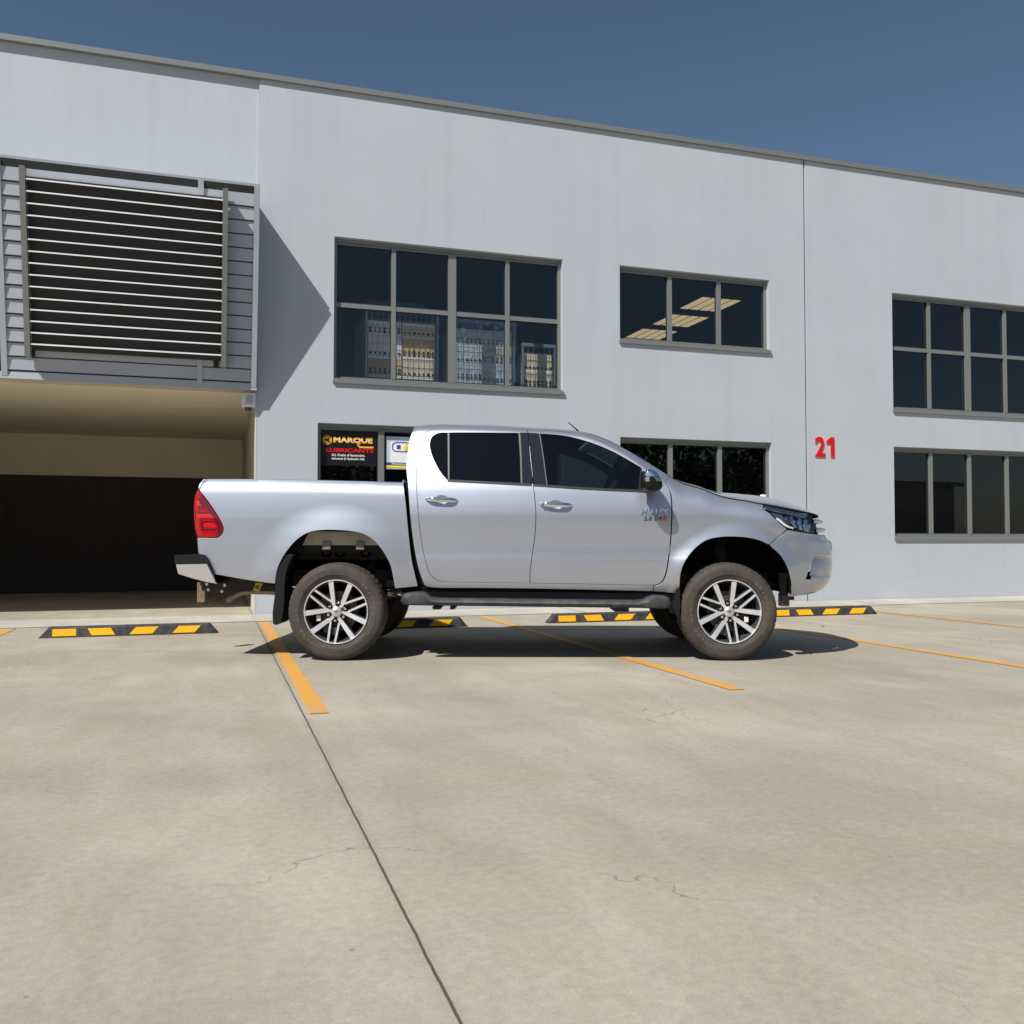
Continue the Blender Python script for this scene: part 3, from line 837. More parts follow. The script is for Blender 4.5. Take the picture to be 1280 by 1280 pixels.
# ------------------------------------------------------------------ wheel stops
def wheel_stop_parts(root):
    Lh = 0.825; prof = [(-.075, 0), (-.062, .085), (-.045, .102), (.045, .102), (.062, .085), (.075, 0)]
    q = MB()
    st = [(-Lh, .02, .97), (-Lh + .085, 1, .97), (-Lh + .10, 1, 1), (Lh - .10, 1, 1), (Lh - .085, 1, .97), (Lh, .02, .97)]
    n = len(prof); vs = []
    for x, hs, ws in st:
        for y, z in prof: vs.append((x, y * ws, z * hs))
    fs = [(i * n + k, i * n + (k + 1) % n, (i + 1) * n + (k + 1) % n, (i + 1) * n + k) for i in range(len(st) - 1) for k in range(n)]
    fs += [tuple(range(n)), tuple((len(st) - 1) * n + k for k in range(n))]
    q.add(vs, fs); q.build("stop_body", "rubber_stop", root)
    for c, sk in ((-.60, 0.0), (-.27, .02), (.12, -.03), (.52, -.03)):
        for sgn in (-1, 1):
            b_ = MB()
            def P(a, z):  # on the sloping side face
                y = (.075 - (z / .085) * .013) + .003
                return (a, sgn * y, z)
            z0, z1 = .016, .083; w_ = .105
            pts = [P(c - w_ + sk, z0), P(c + w_ + sk, z0), P(c + w_ - sk, z1), P(c - w_ - sk, z1)]
            pts2 = [(x, y - sgn * .004, z) for x, y, z in pts]
            b_.add(pts + pts2, [(0, 1, 2, 3), (7, 6, 5, 4), (0, 4, 5, 1), (1, 5, 6, 2), (2, 6, 7, 3), (3, 7, 4, 0)])
            b_.build("reflective_panel", "reflective_yellow", root)
stops = [(-0.775, 9.885, "black and yellow wheel stop at the left edge behind the truck's tail"),
         (1.825, 9.775, "shaded black and yellow wheel stop behind the rear wheel"),
         (4.44, 9.85, "black and yellow wheel stop seen under the front door"),
         (7.25, 9.79, "black and yellow wheel stop under the front bumper")]
proto = thing("wheel_stop", stops[0][2], "wheel stop", un(stops[0][0], stops[0][1], .001), PHI, "rubber wheel stops in the parking bays")
wheel_stop_parts(proto)
for u, n, lb in stops[1:]:
    c = proto.copy(); COL.objects.link(c); c.location = un(u, n, .001); c["label"] = lb
    for ch in list(proto.children):
        k = ch.copy(); COL.objects.link(k); k.parent = c

# dry leaves
for px, py, sz, lb in ((685, 778, .035, "orange dry leaf against the wheel stop under the door"), (1028, 783, .03, "orange dry leaf on concrete right of the front wheel"),
                       (983, 776, .014, "tiny yellow leaf just right of the front tyre"), (561, 880, .0, "")):
    if sz == 0: continue
    a, b, c = ray(px, py); t = -CAM_H / c
    q = MB()
    q.add([(-sz, 0, .002), (-sz * .4, sz * .45, .012), (sz * .5, sz * .38, .008), (sz, 0, .016), (sz * .5, -sz * .4, .006), (-sz * .4, -sz * .4, .010), (0, 0, .003)],
          [(0, 6, 1), (1, 6, 2), (2, 6, 3), (3, 6, 4), (4, 6, 5), (5, 6, 0)])
    lf = q.build("leaf", "leaf_dry", None, fix=False); lf.location = (a * t, b * t, .001); lf.rotation_euler = (0, 0, random.uniform(0, 3))
    tag(lf, lb, "leaf", "dry leaves on the concrete")

# ------------------------------------------------------------------ across the yard, behind the photographer (seen only as reflections)
opp = thing("warehouse", "long low warehouse across the yard", "building", un(6, -34), PHI)
q = MB(); q.box(-60, 50, -10, 0, 0, 5.2); q.build("wall", "far_wall", opp)
q = MB(); q.box(-61, 51, -10.5, .5, 5.2, 5.5); q.build("roof", "frame_metal", opp)
def tree(u, n, h, r, lb, seed):
    rnd = random.Random(seed)
    t = thing("tree", lb, "tree", un(u, n), 0, "trees across the yard")
    q = MB(); q.tube([(0, 0, 0), (.1, 0, h * .3), (0, .1, h * .6), (.1, .1, h * .85)], [.2, .16, .1, .03], 8)
    for k in range(6):
        a = k * 1.05; q.tube([(0, 0, h * .3 + k * .3), (math.cos(a) * r * .5, math.sin(a) * r * .5, h * .5 + k * .3), (math.cos(a) * r * .8, math.sin(a) * r * .8, h * .62 + k * .3)], [.08, .05, .02], 6)
    q.build("trunk", "bark", t, smooth=True)
    q = MB()
    cl = [(rnd.uniform(-r, r) * .7, rnd.uniform(-r, r) * .7, h * rnd.uniform(.35, .9), rnd.uniform(.35, .6) * r) for _ in range(16)]
    for _ in range(2600):
        cx, cy, cz, cr = rnd.choice(cl)
        d = Vector((rnd.gauss(0, 1), rnd.gauss(0, 1), rnd.gauss(0, 1))).normalized() * cr * rnd.uniform(.5, 1.05)
        p = Vector((cx, cy, cz)) + d
        a = Vector((rnd.gauss(0, 1), rnd.gauss(0, 1), rnd.gauss(0, 1))).normalized(); b2 = a.orthogonal().normalized(); s = rnd.uniform(.12, .26)
        q.add([p - a * s, p + b2 * s * .6, p + a * s, p - b2 * s * .6], [(0, 1, 2, 3)])
    q.build("crown", "foliage", t, fix=False)
for i, (u, n, h, r) in enumerate(((-9, -17, 8, 3.2), (-3, -19, 7, 3.0), (3, -18, 8.5, 3.4), (9, -20, 7.5, 3.1), (15, -18, 8, 3.3), (22, -19, 9, 3.6), (30, -20, 8, 3.4))):
    tree(u, n, h, r, "leafy dark green tree across the yard behind the camera", 40 + i)

# ================================================================== THE TRUCK
TY = 8.1          # world depth of the truck's centre line
truck = thing("pickup_truck", "silver dual-cab pickup truck with lifted suspension parked side-on across the bays", "pickup truck", (0, TY, 0))
PAINT = "silver_paint"

tab_cab = pchip([(.50, .835), (.55, .862), (.61, .880), (.66, .889), (.71, .896), (.75, .9010), (.785, .9020), (.83, .8985), (.88, .8965), (.96, .899),
                 (1.05, .905), (1.13, .907), (1.20, .901), (1.27, .890), (1.34, .876), (1.39, .862), (1.44, .846), (1.6, .790), (1.8, .716), (1.98, .64)])
tab_tray = pchip([(.48, .865), (.56, .878), (.66, .890), (.80, .901), (.92, .907), (1.02, .9095), (1.10, .909), (1.18, .9055), (1.26, .8995), (1.34, .890), (1.42, .876), (1.52, .856)])

def rail(pts):
    out = []
    for px, py, yl in pts:
        x, z = at_depth(px, py, TY + yl); out.append((x, z))
    return out
rail_cab = pchip(rail([(512, 537, -.62), (517.3, 533.3, -.62), (526.6, 530.6, -.62), (566.4, 529.6, -.62), (619.5, 531, -.62), (659.4, 533.3, -.62), (700, 535.8, -.62),
    (729.3, 539.2, -.62), (752.7, 546.8, -.63), (776.2, 557.7, -.66), (799.6, 571, -.69), (817, 581.6, -.72), (837, 594.2, -.76), (851, 602.8, -.79),
    (864, 607, -.80), (877.5, 610.8, -.80), (893.8, 617.5, -.80), (910, 622.0, -.81), (934.4, 626.2, -.82), (954.7, 630.2, -.82), (975, 634.2, -.79),
    (1003.4, 640.6, -.66), (1019.7, 645.0, -.42), (1030, 647, 0)]))
rail_tray = pchip(rail([(240, 598, -.86), (254, 598, -.86), (333.8, 598.4, -.86), (440, 600.6, -.86), (512, 602.6, -.86)]))

HUBZ = 0.385
HXR, HXF = at_depth(420, 766, 7.2)[0], at_depth(912, 768, 7.2)[0]
def flare(x, z, hx, hz, A, r0, r1):
    r = math.hypot(x - hx, (z - hz))
    if r >= r1: return 0.0
    t = 1 - max(0.0, (r - r0)) / (r1 - r0)
    return A * sstep(t) * sstep((z - .48) / .25)
def roll(d, Rr, Rd):
    d = max(d, 0.0)
    return 0.0 if d >= Rd else Rr * ((Rd - d) / Rd) ** 2.7

X0, NEXP = 1.93, 2.5
# normalised plan curve of the nose as a table over arc length
_c = []
for i in range(401):
    t = math.pi / 2 * i / 400
    _c.append((math.sin(t) ** (2 / NEXP), math.cos(t) ** (2 / NEXP) if i < 400 else 0.0))
_s = [0.0]
for i in range(1, 401):
    _s.append(_s[-1] + math.hypot((_c[i][0] - _c[i - 1][0]) * .70, (_c[i][1] - _c[i - 1][1]) * .92))
SMAX = _s[-1]
def nose(s):
    s = max(0.0, min(SMAX, s)); i = min(bisect_right(_s, s) - 1, 399)
    t = (s - _s[i]) / (_s[i + 1] - _s[i])
    return _c[i][0] + t * (_c[i + 1][0] - _c[i][0]), _c[i][1] + t * (_c[i + 1][1] - _c[i][1])
AMAX = X0 + SMAX

def Wt_cab(x, z):
    zr = rail_cab(x)
    k = sstep((x - 0.85) / 0.6)
    w_ = tab_cab(z) - roll(zr - z, .075 * (1 - k) + .070 * k, .085 * (1 - k) + .20 * k)
    w_ += flare(x, z, HXF + .03, .50, .036, .41, .61)
    return w_
# nose length against height, from the silhouette of the front end
_nz = []
for px, py in ((1021.5, 636), (1023.3, 643), (1026.5, 652), (1029.0, 660), (1030.0, 668), (1032.5, 672), (1038.3, 677), (1039.8, 690), (1039.8, 705), (1037.6, 722), (1028.3, 735.5), (1019, 741), (1005, 746)):
    z = at_depth(px, py, 7.68)[1]; want = (px - 640) / 1145.0
    lo, hi = .3, 1.2
    for _ in range(30):
        L_ = (lo + hi) / 2
        v = max((X0 + L_ * cx) / (TY - .88 * cw) for cx, cw in _c[::8])
        if v < want: lo = L_
        else: hi = L_
    _nz.append((z, L_))
_nz.sort()
Lnose = pchip(_nz)

REC = []
def W_side(x, z):
    w_ = Wt_cab(x, z)
    if x > X0:
        q_ = min(.9995, (x - X0) / Lnose(z)); w_ *= (1 - q_ ** NEXP) ** (1 / NEXP)
    return w_
def S_cab(a, z, off=0.0): return Vector((a, -W_side(a, z) - off, z))
def S_front(a, z, off=0.0):
    if a <= X0: return Vector((a, -Wt_cab(a, z) - off, z))
    cx, cw = nose(a - X0)
    x = X0 + Lnose(z) * cx
    if REC:   # scooped facet round the fog lamp
        ab, zt = REC[0](z), REC[1]
        if a > ab - .02 and .60 < z < zt + .03:
            off -= .050 * sstep((a - ab) / .022) * (1 - min(1.0, max(0.0, (a - ab) / .50))) * sstep((z - .640) / .02) * sstep((zt + .008 - z) / .022) * (.65 + 2.4 * max(0, z - .66))
    return Vector((x, -Wt_cab(min(x, 2.4), z) * cw - off * cw, z)) + Vector((off * cx, 0, 0))

xr_tray = pchip(sorted((z, x) for x, z in [at_depth(px, py, 7.22) for px, py in ((254, 598), (249.4, 603.8), (247, 611), (244.6, 625), (244, 640), (244.5, 655), (246, 671), (247.5, 692), (251, 712), (254, 725))]))
xr_lamp = pchip(sorted((z, x) for x, z in [at_depth(px, py, 7.22) for px, py in ((247, 608), (243, 622.5), (242.1, 634), (242.4, 645), (243.7, 660), (245.7, 673))]))
def W_tray(x, z, xr=xr_tray, R_=.032):
    w_ = tab_tray(z) - roll(rail_tray(x) - z, .042, .12)
    w_ += flare(x, z, HXR + .0, .50, .034, .42, .74)
    e = xr(z) + R_ - x
    if e > 0: w_ -= R_ * .9 * min(1.0, e / R_) ** 2.2
    # tuck at the very front edge
    return w_
def S_tray(a, z, off=0.0): return Vector((a, -W_tray(a, z) - off, z))
def S_lamp(a, z, off=0.0): return Vector((a, -W_tray(a, z, xr_lamp, .06) - .006 - off, z))

def tr(S, px, py):
    yl = -.88
    for _ in range(9):
        x, z = at_depth(px, py, TY + yl)
        yl = yl * .3 + S(x, z).y * .7
    return at_depth(px, py, TY + yl)
def tr_front(px, py):
    a, z = tr(S_cab, min(px, 985), py)
    if px <= 950: return a, z
    want = (px - 640) / 1145.0
    yl = -.75
    for _ in range(7):
        z = at_depth(px, py, TY + yl)[1]
        best = None; prev = None
        for i in range(161):
            aa = 1.7 + (AMAX - 1.7) * i / 160
            p = S_front(aa, z); v = p.x / (TY + p.y) - want
            if prev is not None and prev[1] < 0 <= v:
                t = -prev[1] / (v - prev[1]); best = prev[0] + t * (aa - prev[0]); break
            prev = (aa, v)
        if best is None:
            best = max((S_front(1.7 + (AMAX - 1.7) * i / 160, z).x / (TY + S_front(1.7 + (AMAX - 1.7) * i / 160, z).y), 1.7 + (AMAX - 1.7) * i / 160) for i in range(161))[1]
        yl = S_front(best, z).y
    return best, z

def smooth_loop(pts, closed=True, step=2.6):
    """Catmull-Rom through traced points; a third element marks a corner"""
    n = len(pts); out = []
    rng = range(n) if closed else range(n - 1)
    def P(i): return pts[i % n] if closed else pts[max(0, min(n - 1, i))]
    for i in rng:
        p1, p2 = P(i), P(i + 1)
        p0 = P(i - 1); p3 = P(i + 2)
        if len(p1) > 2: p0 = (2 * p1[0] - p2[0], 2 * p1[1] - p2[1])
        if len(p2) > 2: p3 = (2 * p2[0] - p1[0], 2 * p2[1] - p1[1])
        if not closed:
            if i == 0: p0 = (2 * p1[0] - p2[0], 2 * p1[1] - p2[1])
            if i == n - 2: p3 = (2 * p2[0] - p1[0], 2 * p2[1] - p1[1])
        L_ = math.hypot(p2[0] - p1[0], p2[1] - p1[1]); m = max(1, int(L_ / step + .5))
        def dd(a, b): return max(1e-3, math.hypot(a[0] - b[0], a[1] - b[1])) ** .5
        t0 = 0; t1 = t0 + dd(p0, p1); t2 = t1 + dd(p1, p2); t3 = t2 + dd(p2, p3)
        for k in range(m):
            t = t1 + (t2 - t1) * k / m
            r = []
            for c in (0, 1):
                A1 = (t1 - t) / (t1 - t0) * p0[c] + (t - t0) / (t1 - t0) * p1[c]
                A2 = (t2 - t) / (t2 - t1) * p1[c] + (t - t1) / (t2 - t1) * p2[c]
                A3 = (t3 - t) / (t3 - t2) * p2[c] + (t - t2) / (t3 - t2) * p3[c]
                B1 = (t2 - t) / (t2 - t0) * A1 + (t - t0) / (t2 - t0) * A2
                B2 = (t3 - t) / (t3 - t1) * A2 + (t - t1) / (t3 - t1) * A3
                r.append((t2 - t) / (t2 - t1) * B1 + (t - t1) / (t2 - t1) * B2)
            out.append(tuple(r))
    if not closed: out.append(tuple(pts[-1][:2]))
    return out
def area(p): return .5 * sum(p[i][0] * p[(i + 1) % len(p)][1] - p[(i + 1) % len(p)][0] * p[i][1] for i in range(len(p)))
def ccw(p): return p if area(p) > 0 else p[::-1]
def inset(p, d):
    p = ccw(p); n = len(p); out = []
    for i in range(n):
        a, b, c = p[i - 1], p[i], p[(i + 1) % n]
        e1 = Vector((b[0] - a[0], b[1] - a[1])).normalized(); e2 = Vector((c[0] - b[0], c[1] - b[1])).normalized()
        n1 = Vector((-e1.y, e1.x)); n2 = Vector((-e2.y, e2.x)); m = n1 + n2
        if m.length < .3: m = n1
        m.normalize(); k = d / max(.5, m.dot(n1))
        out.append((b[0] + m.x * k, b[1] + m.y * k))
    return out

def surf_normal(S, a, b, h=.004):
    da = S(a + h, b) - S(a - h, b); db = S(a, b + h) - S(a, b - h)
    n = da.cross(db)
    return n.normalized() if n.length > 1e-9 else Vector((0, -1, 0))

def panel(name, outline, S, m, parent, holes=(), step=.03, flange=.018, gap=.0036, off=0.0, bevel=.0016, mirror=True, spline=True, both=False):
    """one curved sheet of bodywork: outline in (a, z), folded edge all round"""
    SS = (lambda a, b: S(a, b, off)) if off else S
    ol = inset(outline, gap) if gap else ccw(outline)
    hs = [inset(h, -gap) if gap else ccw(h) for h in holes]
    xs = [p[0] for p in ol]; zs = [p[1] for p in ol]
    ext = []
    loops = [ol] + hs
    cells = set()
    for lp in loops:
        for p in lp: cells.add((int(p[0] / (step * .7)), int(p[1] / (step * .7))))
    i = 0; z = min(zs) + step / 2
    while z < max(zs):
        x = min(xs) + (step / 2 if i % 2 else 0)
        while x < max(xs):
            if inside(ol, x, z) and not any(inside(h, x, z) for h in hs) and (int(x / (step * .7)), int(z / (step * .7))) not in cells: ext.append((x, z))
            x += step
        z += step * .87; i += 1
    V, T = cdt_faces(loops, ext, lambda x, y: inside(ol, x, y) and not any(inside(h, x, y) for h in hs))
    used = sorted({i for t in T for i in t}); mp = {o: k for k, o in enumerate(used)}
    V = [V[i] for i in used]; T = [[mp[i] for i in t] for t in T]
    P = [SS(a, b) for a, b in V]; N = [surf_normal(SS, a, b) for a, b in V]
    B = boundary_edges(T)
    outd = {}
    for a, b in B:
        e = Vector((V[b][0] - V[a][0], V[b][1] - V[a][1])); 
        if e.length < 1e-9: continue
        e.normalize(); o_ = Vector((e.y, -e.x))
        for k in (a, b): outd[k] = outd.get(k, Vector((0, 0))) + o_
    verts = list(P); nors = list(N); faces = [list(t) for t in T]
    r1 = {}; r2 = {}
    for k, o_ in outd.items():
        if o_.length < 1e-6: o_ = Vector((1, 0))
        o_.normalize()
        a, b = V[k]
        t3 = SS(a + o_.x * .002, b + o_.y * .002) - P[k]
        t3 = (t3 - N[k] * t3.dot(N[k])); t3 = t3.normalized() if t3.length > 1e-9 else Vector((1, 0, 0))
        r1[k] = len(verts); verts.append(P[k] + t3 * bevel * .8 - N[k] * bevel); nors.append((N[k] * .45 + t3).normalized())
        r2[k] = len(verts); verts.append(P[k] + t3 * bevel * .8 - N[k] * (bevel + flange)); nors.append(t3)
    folds = []
    for a, b in B:
        if a in r1 and b in r1:
            faces.append([b, a, r1[a], r1[b]]); faces.append([r1[b], r1[a], r2[a], r2[b]]); folds.append(len(faces) - 1)
    me = bpy.data.meshes.new(name); me.from_pydata([tuple(v) for v in verts], [], faces); me.update()
    me.materials.append(MATS[m])
    for p in me.polygons: p.use_smooth = True
    me.normals_split_custom_set_from_vertices(nors)
    if m == PAINT:   # inner fold coloured dark to stand for shade in the shutline
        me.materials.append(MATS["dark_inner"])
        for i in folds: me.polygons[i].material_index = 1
    if both:   # the panel runs across the centre line: both halves in one mesh
        n = len(verts)
        v2 = verts + [Vector((v.x, -v.y, v.z)) for v in verts]; f2 = faces + [[i + n for i in reversed(f)] for f in faces]
        n2 = nors + [Vector((v.x, -v.y, v.z)) for v in nors]
        me = bpy.data.meshes.new(name); me.from_pydata([tuple(v) for v in v2], [], f2); me.update(); me.materials.append(MATS[m])
        for p in me.polygons: p.use_smooth = True
        me.normals_split_custom_set_from_vertices(n2)
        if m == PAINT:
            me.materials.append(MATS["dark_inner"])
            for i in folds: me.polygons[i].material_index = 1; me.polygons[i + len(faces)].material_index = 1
    o = bpy.data.objects.new(name, me); COL.objects.link(o); o.parent = parent
    return o
def T_(S, pts, closed=True, step=2.6):
    return [tr(S, *p) for p in smooth_loop(pts, closed, step)]
def TF(pts, closed=True, step=2.6):
    return [tr_front(*p) for p in smooth_loop(pts, closed, step)]

# ------------------------------------------------------------------ traced lines
SPLIT = [(659.6, 536.4), (661.0, 552), (662.2, 567.8), (664.0, 585), (666.2, 602.3), (668.9, 626), (669.9, 642), (668.9, 666), (665.4, 692.6), (662.8, 712), (662.5, 728.6)]
REAR = [(659.6, 536.4, 1), (620, 535.4), (580, 534.9), (552, 535.0), (539.8, 536.2), (530.5, 541.0), (524.2, 552.5), (521.3, 573), (520.7, 607.6), (522.6, 639.5), (526.6, 674), (532.4, 703), (539.0, 719), (547.8, 725.6), (560, 727.2), (579.7, 727.7), (620, 728.2), (662.5, 728.6, 1)]
FRONT = [(662.5, 728.6, 1), (720, 729.6), (780, 730.6), (812, 731.1), (821.5, 730.4), (827.5, 726), (831.2, 719), (834.5, 703), (836.8, 688), (838.5, 668), (839.4, 648), (839.4, 629), (838.0, 616), (835.0, 607.4), (830.6, 599.6), (824.5, 594.2), (806.4, 582.6), (790, 572.0), (770, 560.3), (755, 552.6), (738, 545.8), (722, 541.4), (700, 538.4), (680, 537.0), (659.6, 536.4, 1)]
d_r = smooth_loop(REAR + [p for p in reversed(SPLIT[1:-1])])
d_f = smooth_loop([(p[0], p[1], 1) if i in (0,) else p for i, p in enumerate(SPLIT)][:-1] + FRONT[:-1])
d_r = [tr(S_cab, *p) for p in d_r]; d_f = [tr(S_cab, *p) for p in d_f]
d_all = [tr(S_cab, *p) for p in smooth_loop(REAR + FRONT[1:-1])]

DLO_R = T_(S_cab, [(559.5, 599.3, 1), (552, 590.5), (545.5, 579.5), (539.9, 566.5), (537.7, 554.5), (540.6, 545.6), (548, 541.2), (560, 540.5), (600, 540.4), (658.9, 541.0, 1), (661.2, 567), (664.9, 604.6, 1), (648.7, 603.7), (600, 601.2)])
DLO_F = T_(S_cab, [(661.4, 541.2, 1), (675.3, 541.6), (707.2, 544.6), (739, 553.0), (765.6, 564.0), (785, 574.6), (802.3, 584.8, 1), (803.0, 611.9, 1), (739, 609.6), (700, 607.2), (667.4, 604.9, 1), (663.8, 567)])

# ------------------------------------------------------------------ doors
def handle_parts(door, cx, cy):
    """pull handle over a shallow cup; returns the hole to leave in the door skin"""
def handle_hole(cx, cy):
    c = tr(S_cab, cx, cy)
    return [(c[0] + .058 * math.cos(t), c[1] + .036 * math.sin(t)) for t in [2 * math.pi * k / 28 for k in range(28)]]
H_R = handle_hole(552.0, 624.6); H_F = handle_hole(694.8, 630.8)
GL = .006
def build_door(outline, dlo, hhole, hpx, front):
    door = panel("door", outline, S_cab, PAINT, truck, holes=[dlo, hhole], step=.028)
    # cup
    c = tr(S_cab, *hpx)
    q = MB(); vs = []; NR, NA = 6, 28
    for i in range(NR + 1):
        r = i / NR
        for k in range(NA):
            t = 2 * math.pi * k / NA; a = c[0] + .061 * r * math.cos(t); z = c[1] + .039 * r * math.sin(t)
            p = S_cab(a, z); p.y += .024 * (1 - r * r) + .001; vs.append(p)
    q.add(vs, [(i * NA + k, i * NA + (k + 1) % NA, (i + 1) * NA + (k + 1) % NA, (i + 1) * NA + k) for i in range(NR) for k in range(NA)])
    q.build("handle_cup", PAINT, door, smooth=True)
    # chrome pull: flattened bar, bowed outwards
    q = MB(); NS, NC = 28, 12; vs = []
    for i in range(NS + 1):
        s = i / NS * 2 - 1
        hw = .0205 * (1 - abs(s) ** 3.2) ** .5 + .0006
        yb = -.030 * (1 - s ** 4) - .004
        for k in range(NC):
            t = 2 * math.pi * k / NC
            a = c[0] + s * .131; z = c[1] + .002 - s * .006 + hw * math.sin(t)
            p = S_cab(a, c[1]); vs.append((a, p.y + yb - .010 * math.cos(t) * (1 - abs(s) ** 4 * .8), z))
    q.add(vs, [(i * NC + k, i * NC + (k + 1) % NC, (i + 1) * NC + (k + 1) % NC, (i + 1) * NC + k) for i in range(NS) for k in range(NC)] + [tuple(range(NC)), tuple(NS * NC + k for k in range(NC))])
    q.build("door_handle", "chrome", door, smooth=True)
    if front:
        b_ = MB(); b_.lathe([(-.001, .0095), (-.0045, .0085), (-.0045, .0005)], 16)
        lp = S_cab(c[0] - .105, c[1]); b_.v = [(x + lp.x, y + lp.y - .034, z + lp.z + .003) for x, y, z in b_.v]
        b_.build("key_lock", "satin_chrome", door)
    return door
def glass_px(pts, m, door, name="window_glass", off=-GL, step=.05):
    return panel(name, T_(S_cab, pts), S_cab, m, door, step=step, flange=.002, gap=0, off=off, bevel=.0005)

rear_door = build_door(d_r, DLO_R, H_R, (552.0, 624.6), False)
front_door = build_door(d_f, DLO_F, H_F, (694.8, 630.8), True)
rear_door["label"] = "rear door"; front_door["label"] = "front door"
glass_px([(560.2, 600.6, 1), (552, 591.5), (544.5, 580), (538.9, 566.5), (536.7, 554.5), (539.8, 544.6), (548, 540.2), (560.2, 539.6, 1)], "privacy_glass", rear_door)
glass_px([(560.9, 539.6, 1), (600, 539.4), (648.6, 539.9, 1), (650.4, 570), (651.6, 604.8, 1), (600, 602.3), (560.9, 600.4, 1)], "privacy_glass", rear_door)
glass_px([(559.6, 540, 1), (561.6, 540, 1), (561.8, 600.2, 1), (560.0, 600.2, 1)], "window_trim", rear_door, "window_divider", off=-.002, step=.2)
glass_px([(648.0, 540.4, 1), (650.2, 540.4, 1), (652.0, 570), (653.0, 604.4, 1), (651.0, 604.3, 1), (650.0, 570)], "window_trim", rear_door, "window_divider", off=-.001, step=.2)
glass_px([(650.4, 540.2, 1), (659.5, 540.4, 1), (661.9, 567), (665.8, 603.6, 1), (653.0, 603.0, 1), (652.0, 570)], "gloss_black", rear_door, "pillar_cover", off=.0012, step=.06)
glass_px([(660.2, 540.4, 1), (673.6, 541.2, 1), (677.8, 567), (682.9, 605.0, 1), (666.8, 604.0, 1), (663.0, 567)], "gloss_black", front_door, "pillar_cover", off=.0012, step=.06)
glass_px([(673.6, 541.2, 1), (675.0, 541.3, 1), (679.6, 570), (684.4, 606.0, 1), (682.8, 606.0, 1), (678.0, 570)], "window_trim", front_door, "window_divider", off=-.001, step=.2)
glass_px([(675.2, 540.8, 1), (707.2, 543.6), (739, 552.0), (765.6, 563.0), (785, 573.6), (801.9, 583.4, 1), (801.9, 612.8, 1), (739, 610.6), (700, 608.2), (684.6, 607.0, 1), (679.8, 570)], "car_glass", front_door)
# black corner behind the mirror
glass_px([(801.0, 583.6, 1), (803.6, 585.2, 1), (804, 612.6, 1), (797.5, 612.4, 1)], "black_plastic", front_door, "mirror_sail", off=-.001, step=.06)
# waist mouldings
panel("waist_moulding", T_(S_cab, [(559.2, 598.9, 1), (600, 600.8), (648.7, 603.3), (664.7, 604.3, 1), (664.9, 607.1, 1), (648.7, 606.1), (600, 603.5), (560, 601.6, 1)]), S_cab, "waist_trim", rear_door, off=.004, gap=0, step=.1, flange=.008)
panel("waist_moulding", T_(S_cab, [(667.2, 604.5, 1), (700, 606.7), (739, 609.1), (803, 612.1), (809, 612.6, 1), (809, 615.3, 1), (803, 614.9), (739, 611.9), (700, 609.4), (667.5, 607.2, 1)]), S_cab, "waist_trim", front_door, off=.004, gap=0, step=.1, flange=.008)

# ------------------------------------------------------------------ cab side frame (pillars, roof rail, sill)
cab_outline = T_(S_cab, [(517.3, 534.2, 1), (526.6, 531.2), (545, 530.2), (566.4, 530.0), (619.5, 531.4), (659.4, 533.7), (700, 536.2), (729.3, 539.6), (752.7, 547.2), (776.2, 558.1), (799.6, 571.4), (817, 582), (837, 594.7, 1),
    (838.6, 612, 1), (838.2, 690, 1), (816.6, 731.2, 1), (816.6, 738.6, 1), (760, 737.3), (680, 735.6), (600, 734.6), (545, 734.2), (534.5, 733.0), (530.2, 730.6, 1), (523.4, 711), (517.0, 679), (513.2, 647.5), (509.6, 602), (508.0, 585), (509.0, 570), (512.0, 549)])
FEND = [(837.0, 594.9, 1), (851, 603.0), (864, 607.2), (877.5, 611.0), (893.8, 617.8), (910, 622.4), (934.4, 626.5), (954.0, 630.4, 1), (955, 635.6), (962.8, 641.6), (971, 649.7), (977, 655.2), (984, 661.4, 1), (973.6, 670.4), (963.2, 679.0, 1), (960.8, 680.4, 1),
    (950.6, 675.6), (934.4, 671.7), (914, 670.4), (897.8, 671.3), (883.6, 674.8), (871.4, 682.9), (861.3, 694), (854.1, 706.3), (850.7, 718), (849, 734.7), (844.5, 741.6, 1), (830, 740.0), (816.9, 738.9, 1), (816.9, 731.4, 1), (822.0, 730.8), (828.1, 726.3), (831.9, 719.2), (835.2, 703), (837.5, 688), (839.2, 668), (840.1, 648), (840.1, 629), (838.6, 616), (835.6, 607.2), (832.2, 601.2, 1)]
fend = T_(S_cab, FEND)
panel("cab_side", cab_outline, S_cab, PAINT, truck, holes=[d_all, inset(fend, .001)], step=.03, gap=.002)
front_fender = panel("front_fender", fend, S_cab, PAINT, truck, step=.022)
# dark inner skin so that shutlines read black
def shrink_S(S, d): return lambda a, z, off=0: S(a, z) + Vector((0, d, 0))
panel("inner_frame", cab_outline, shrink_S(S_cab, .028), "dark_inner", truck, holes=[inset(DLO_R, -.004), inset(DLO_F, -.004)], step=.12, gap=.006, flange=.001)

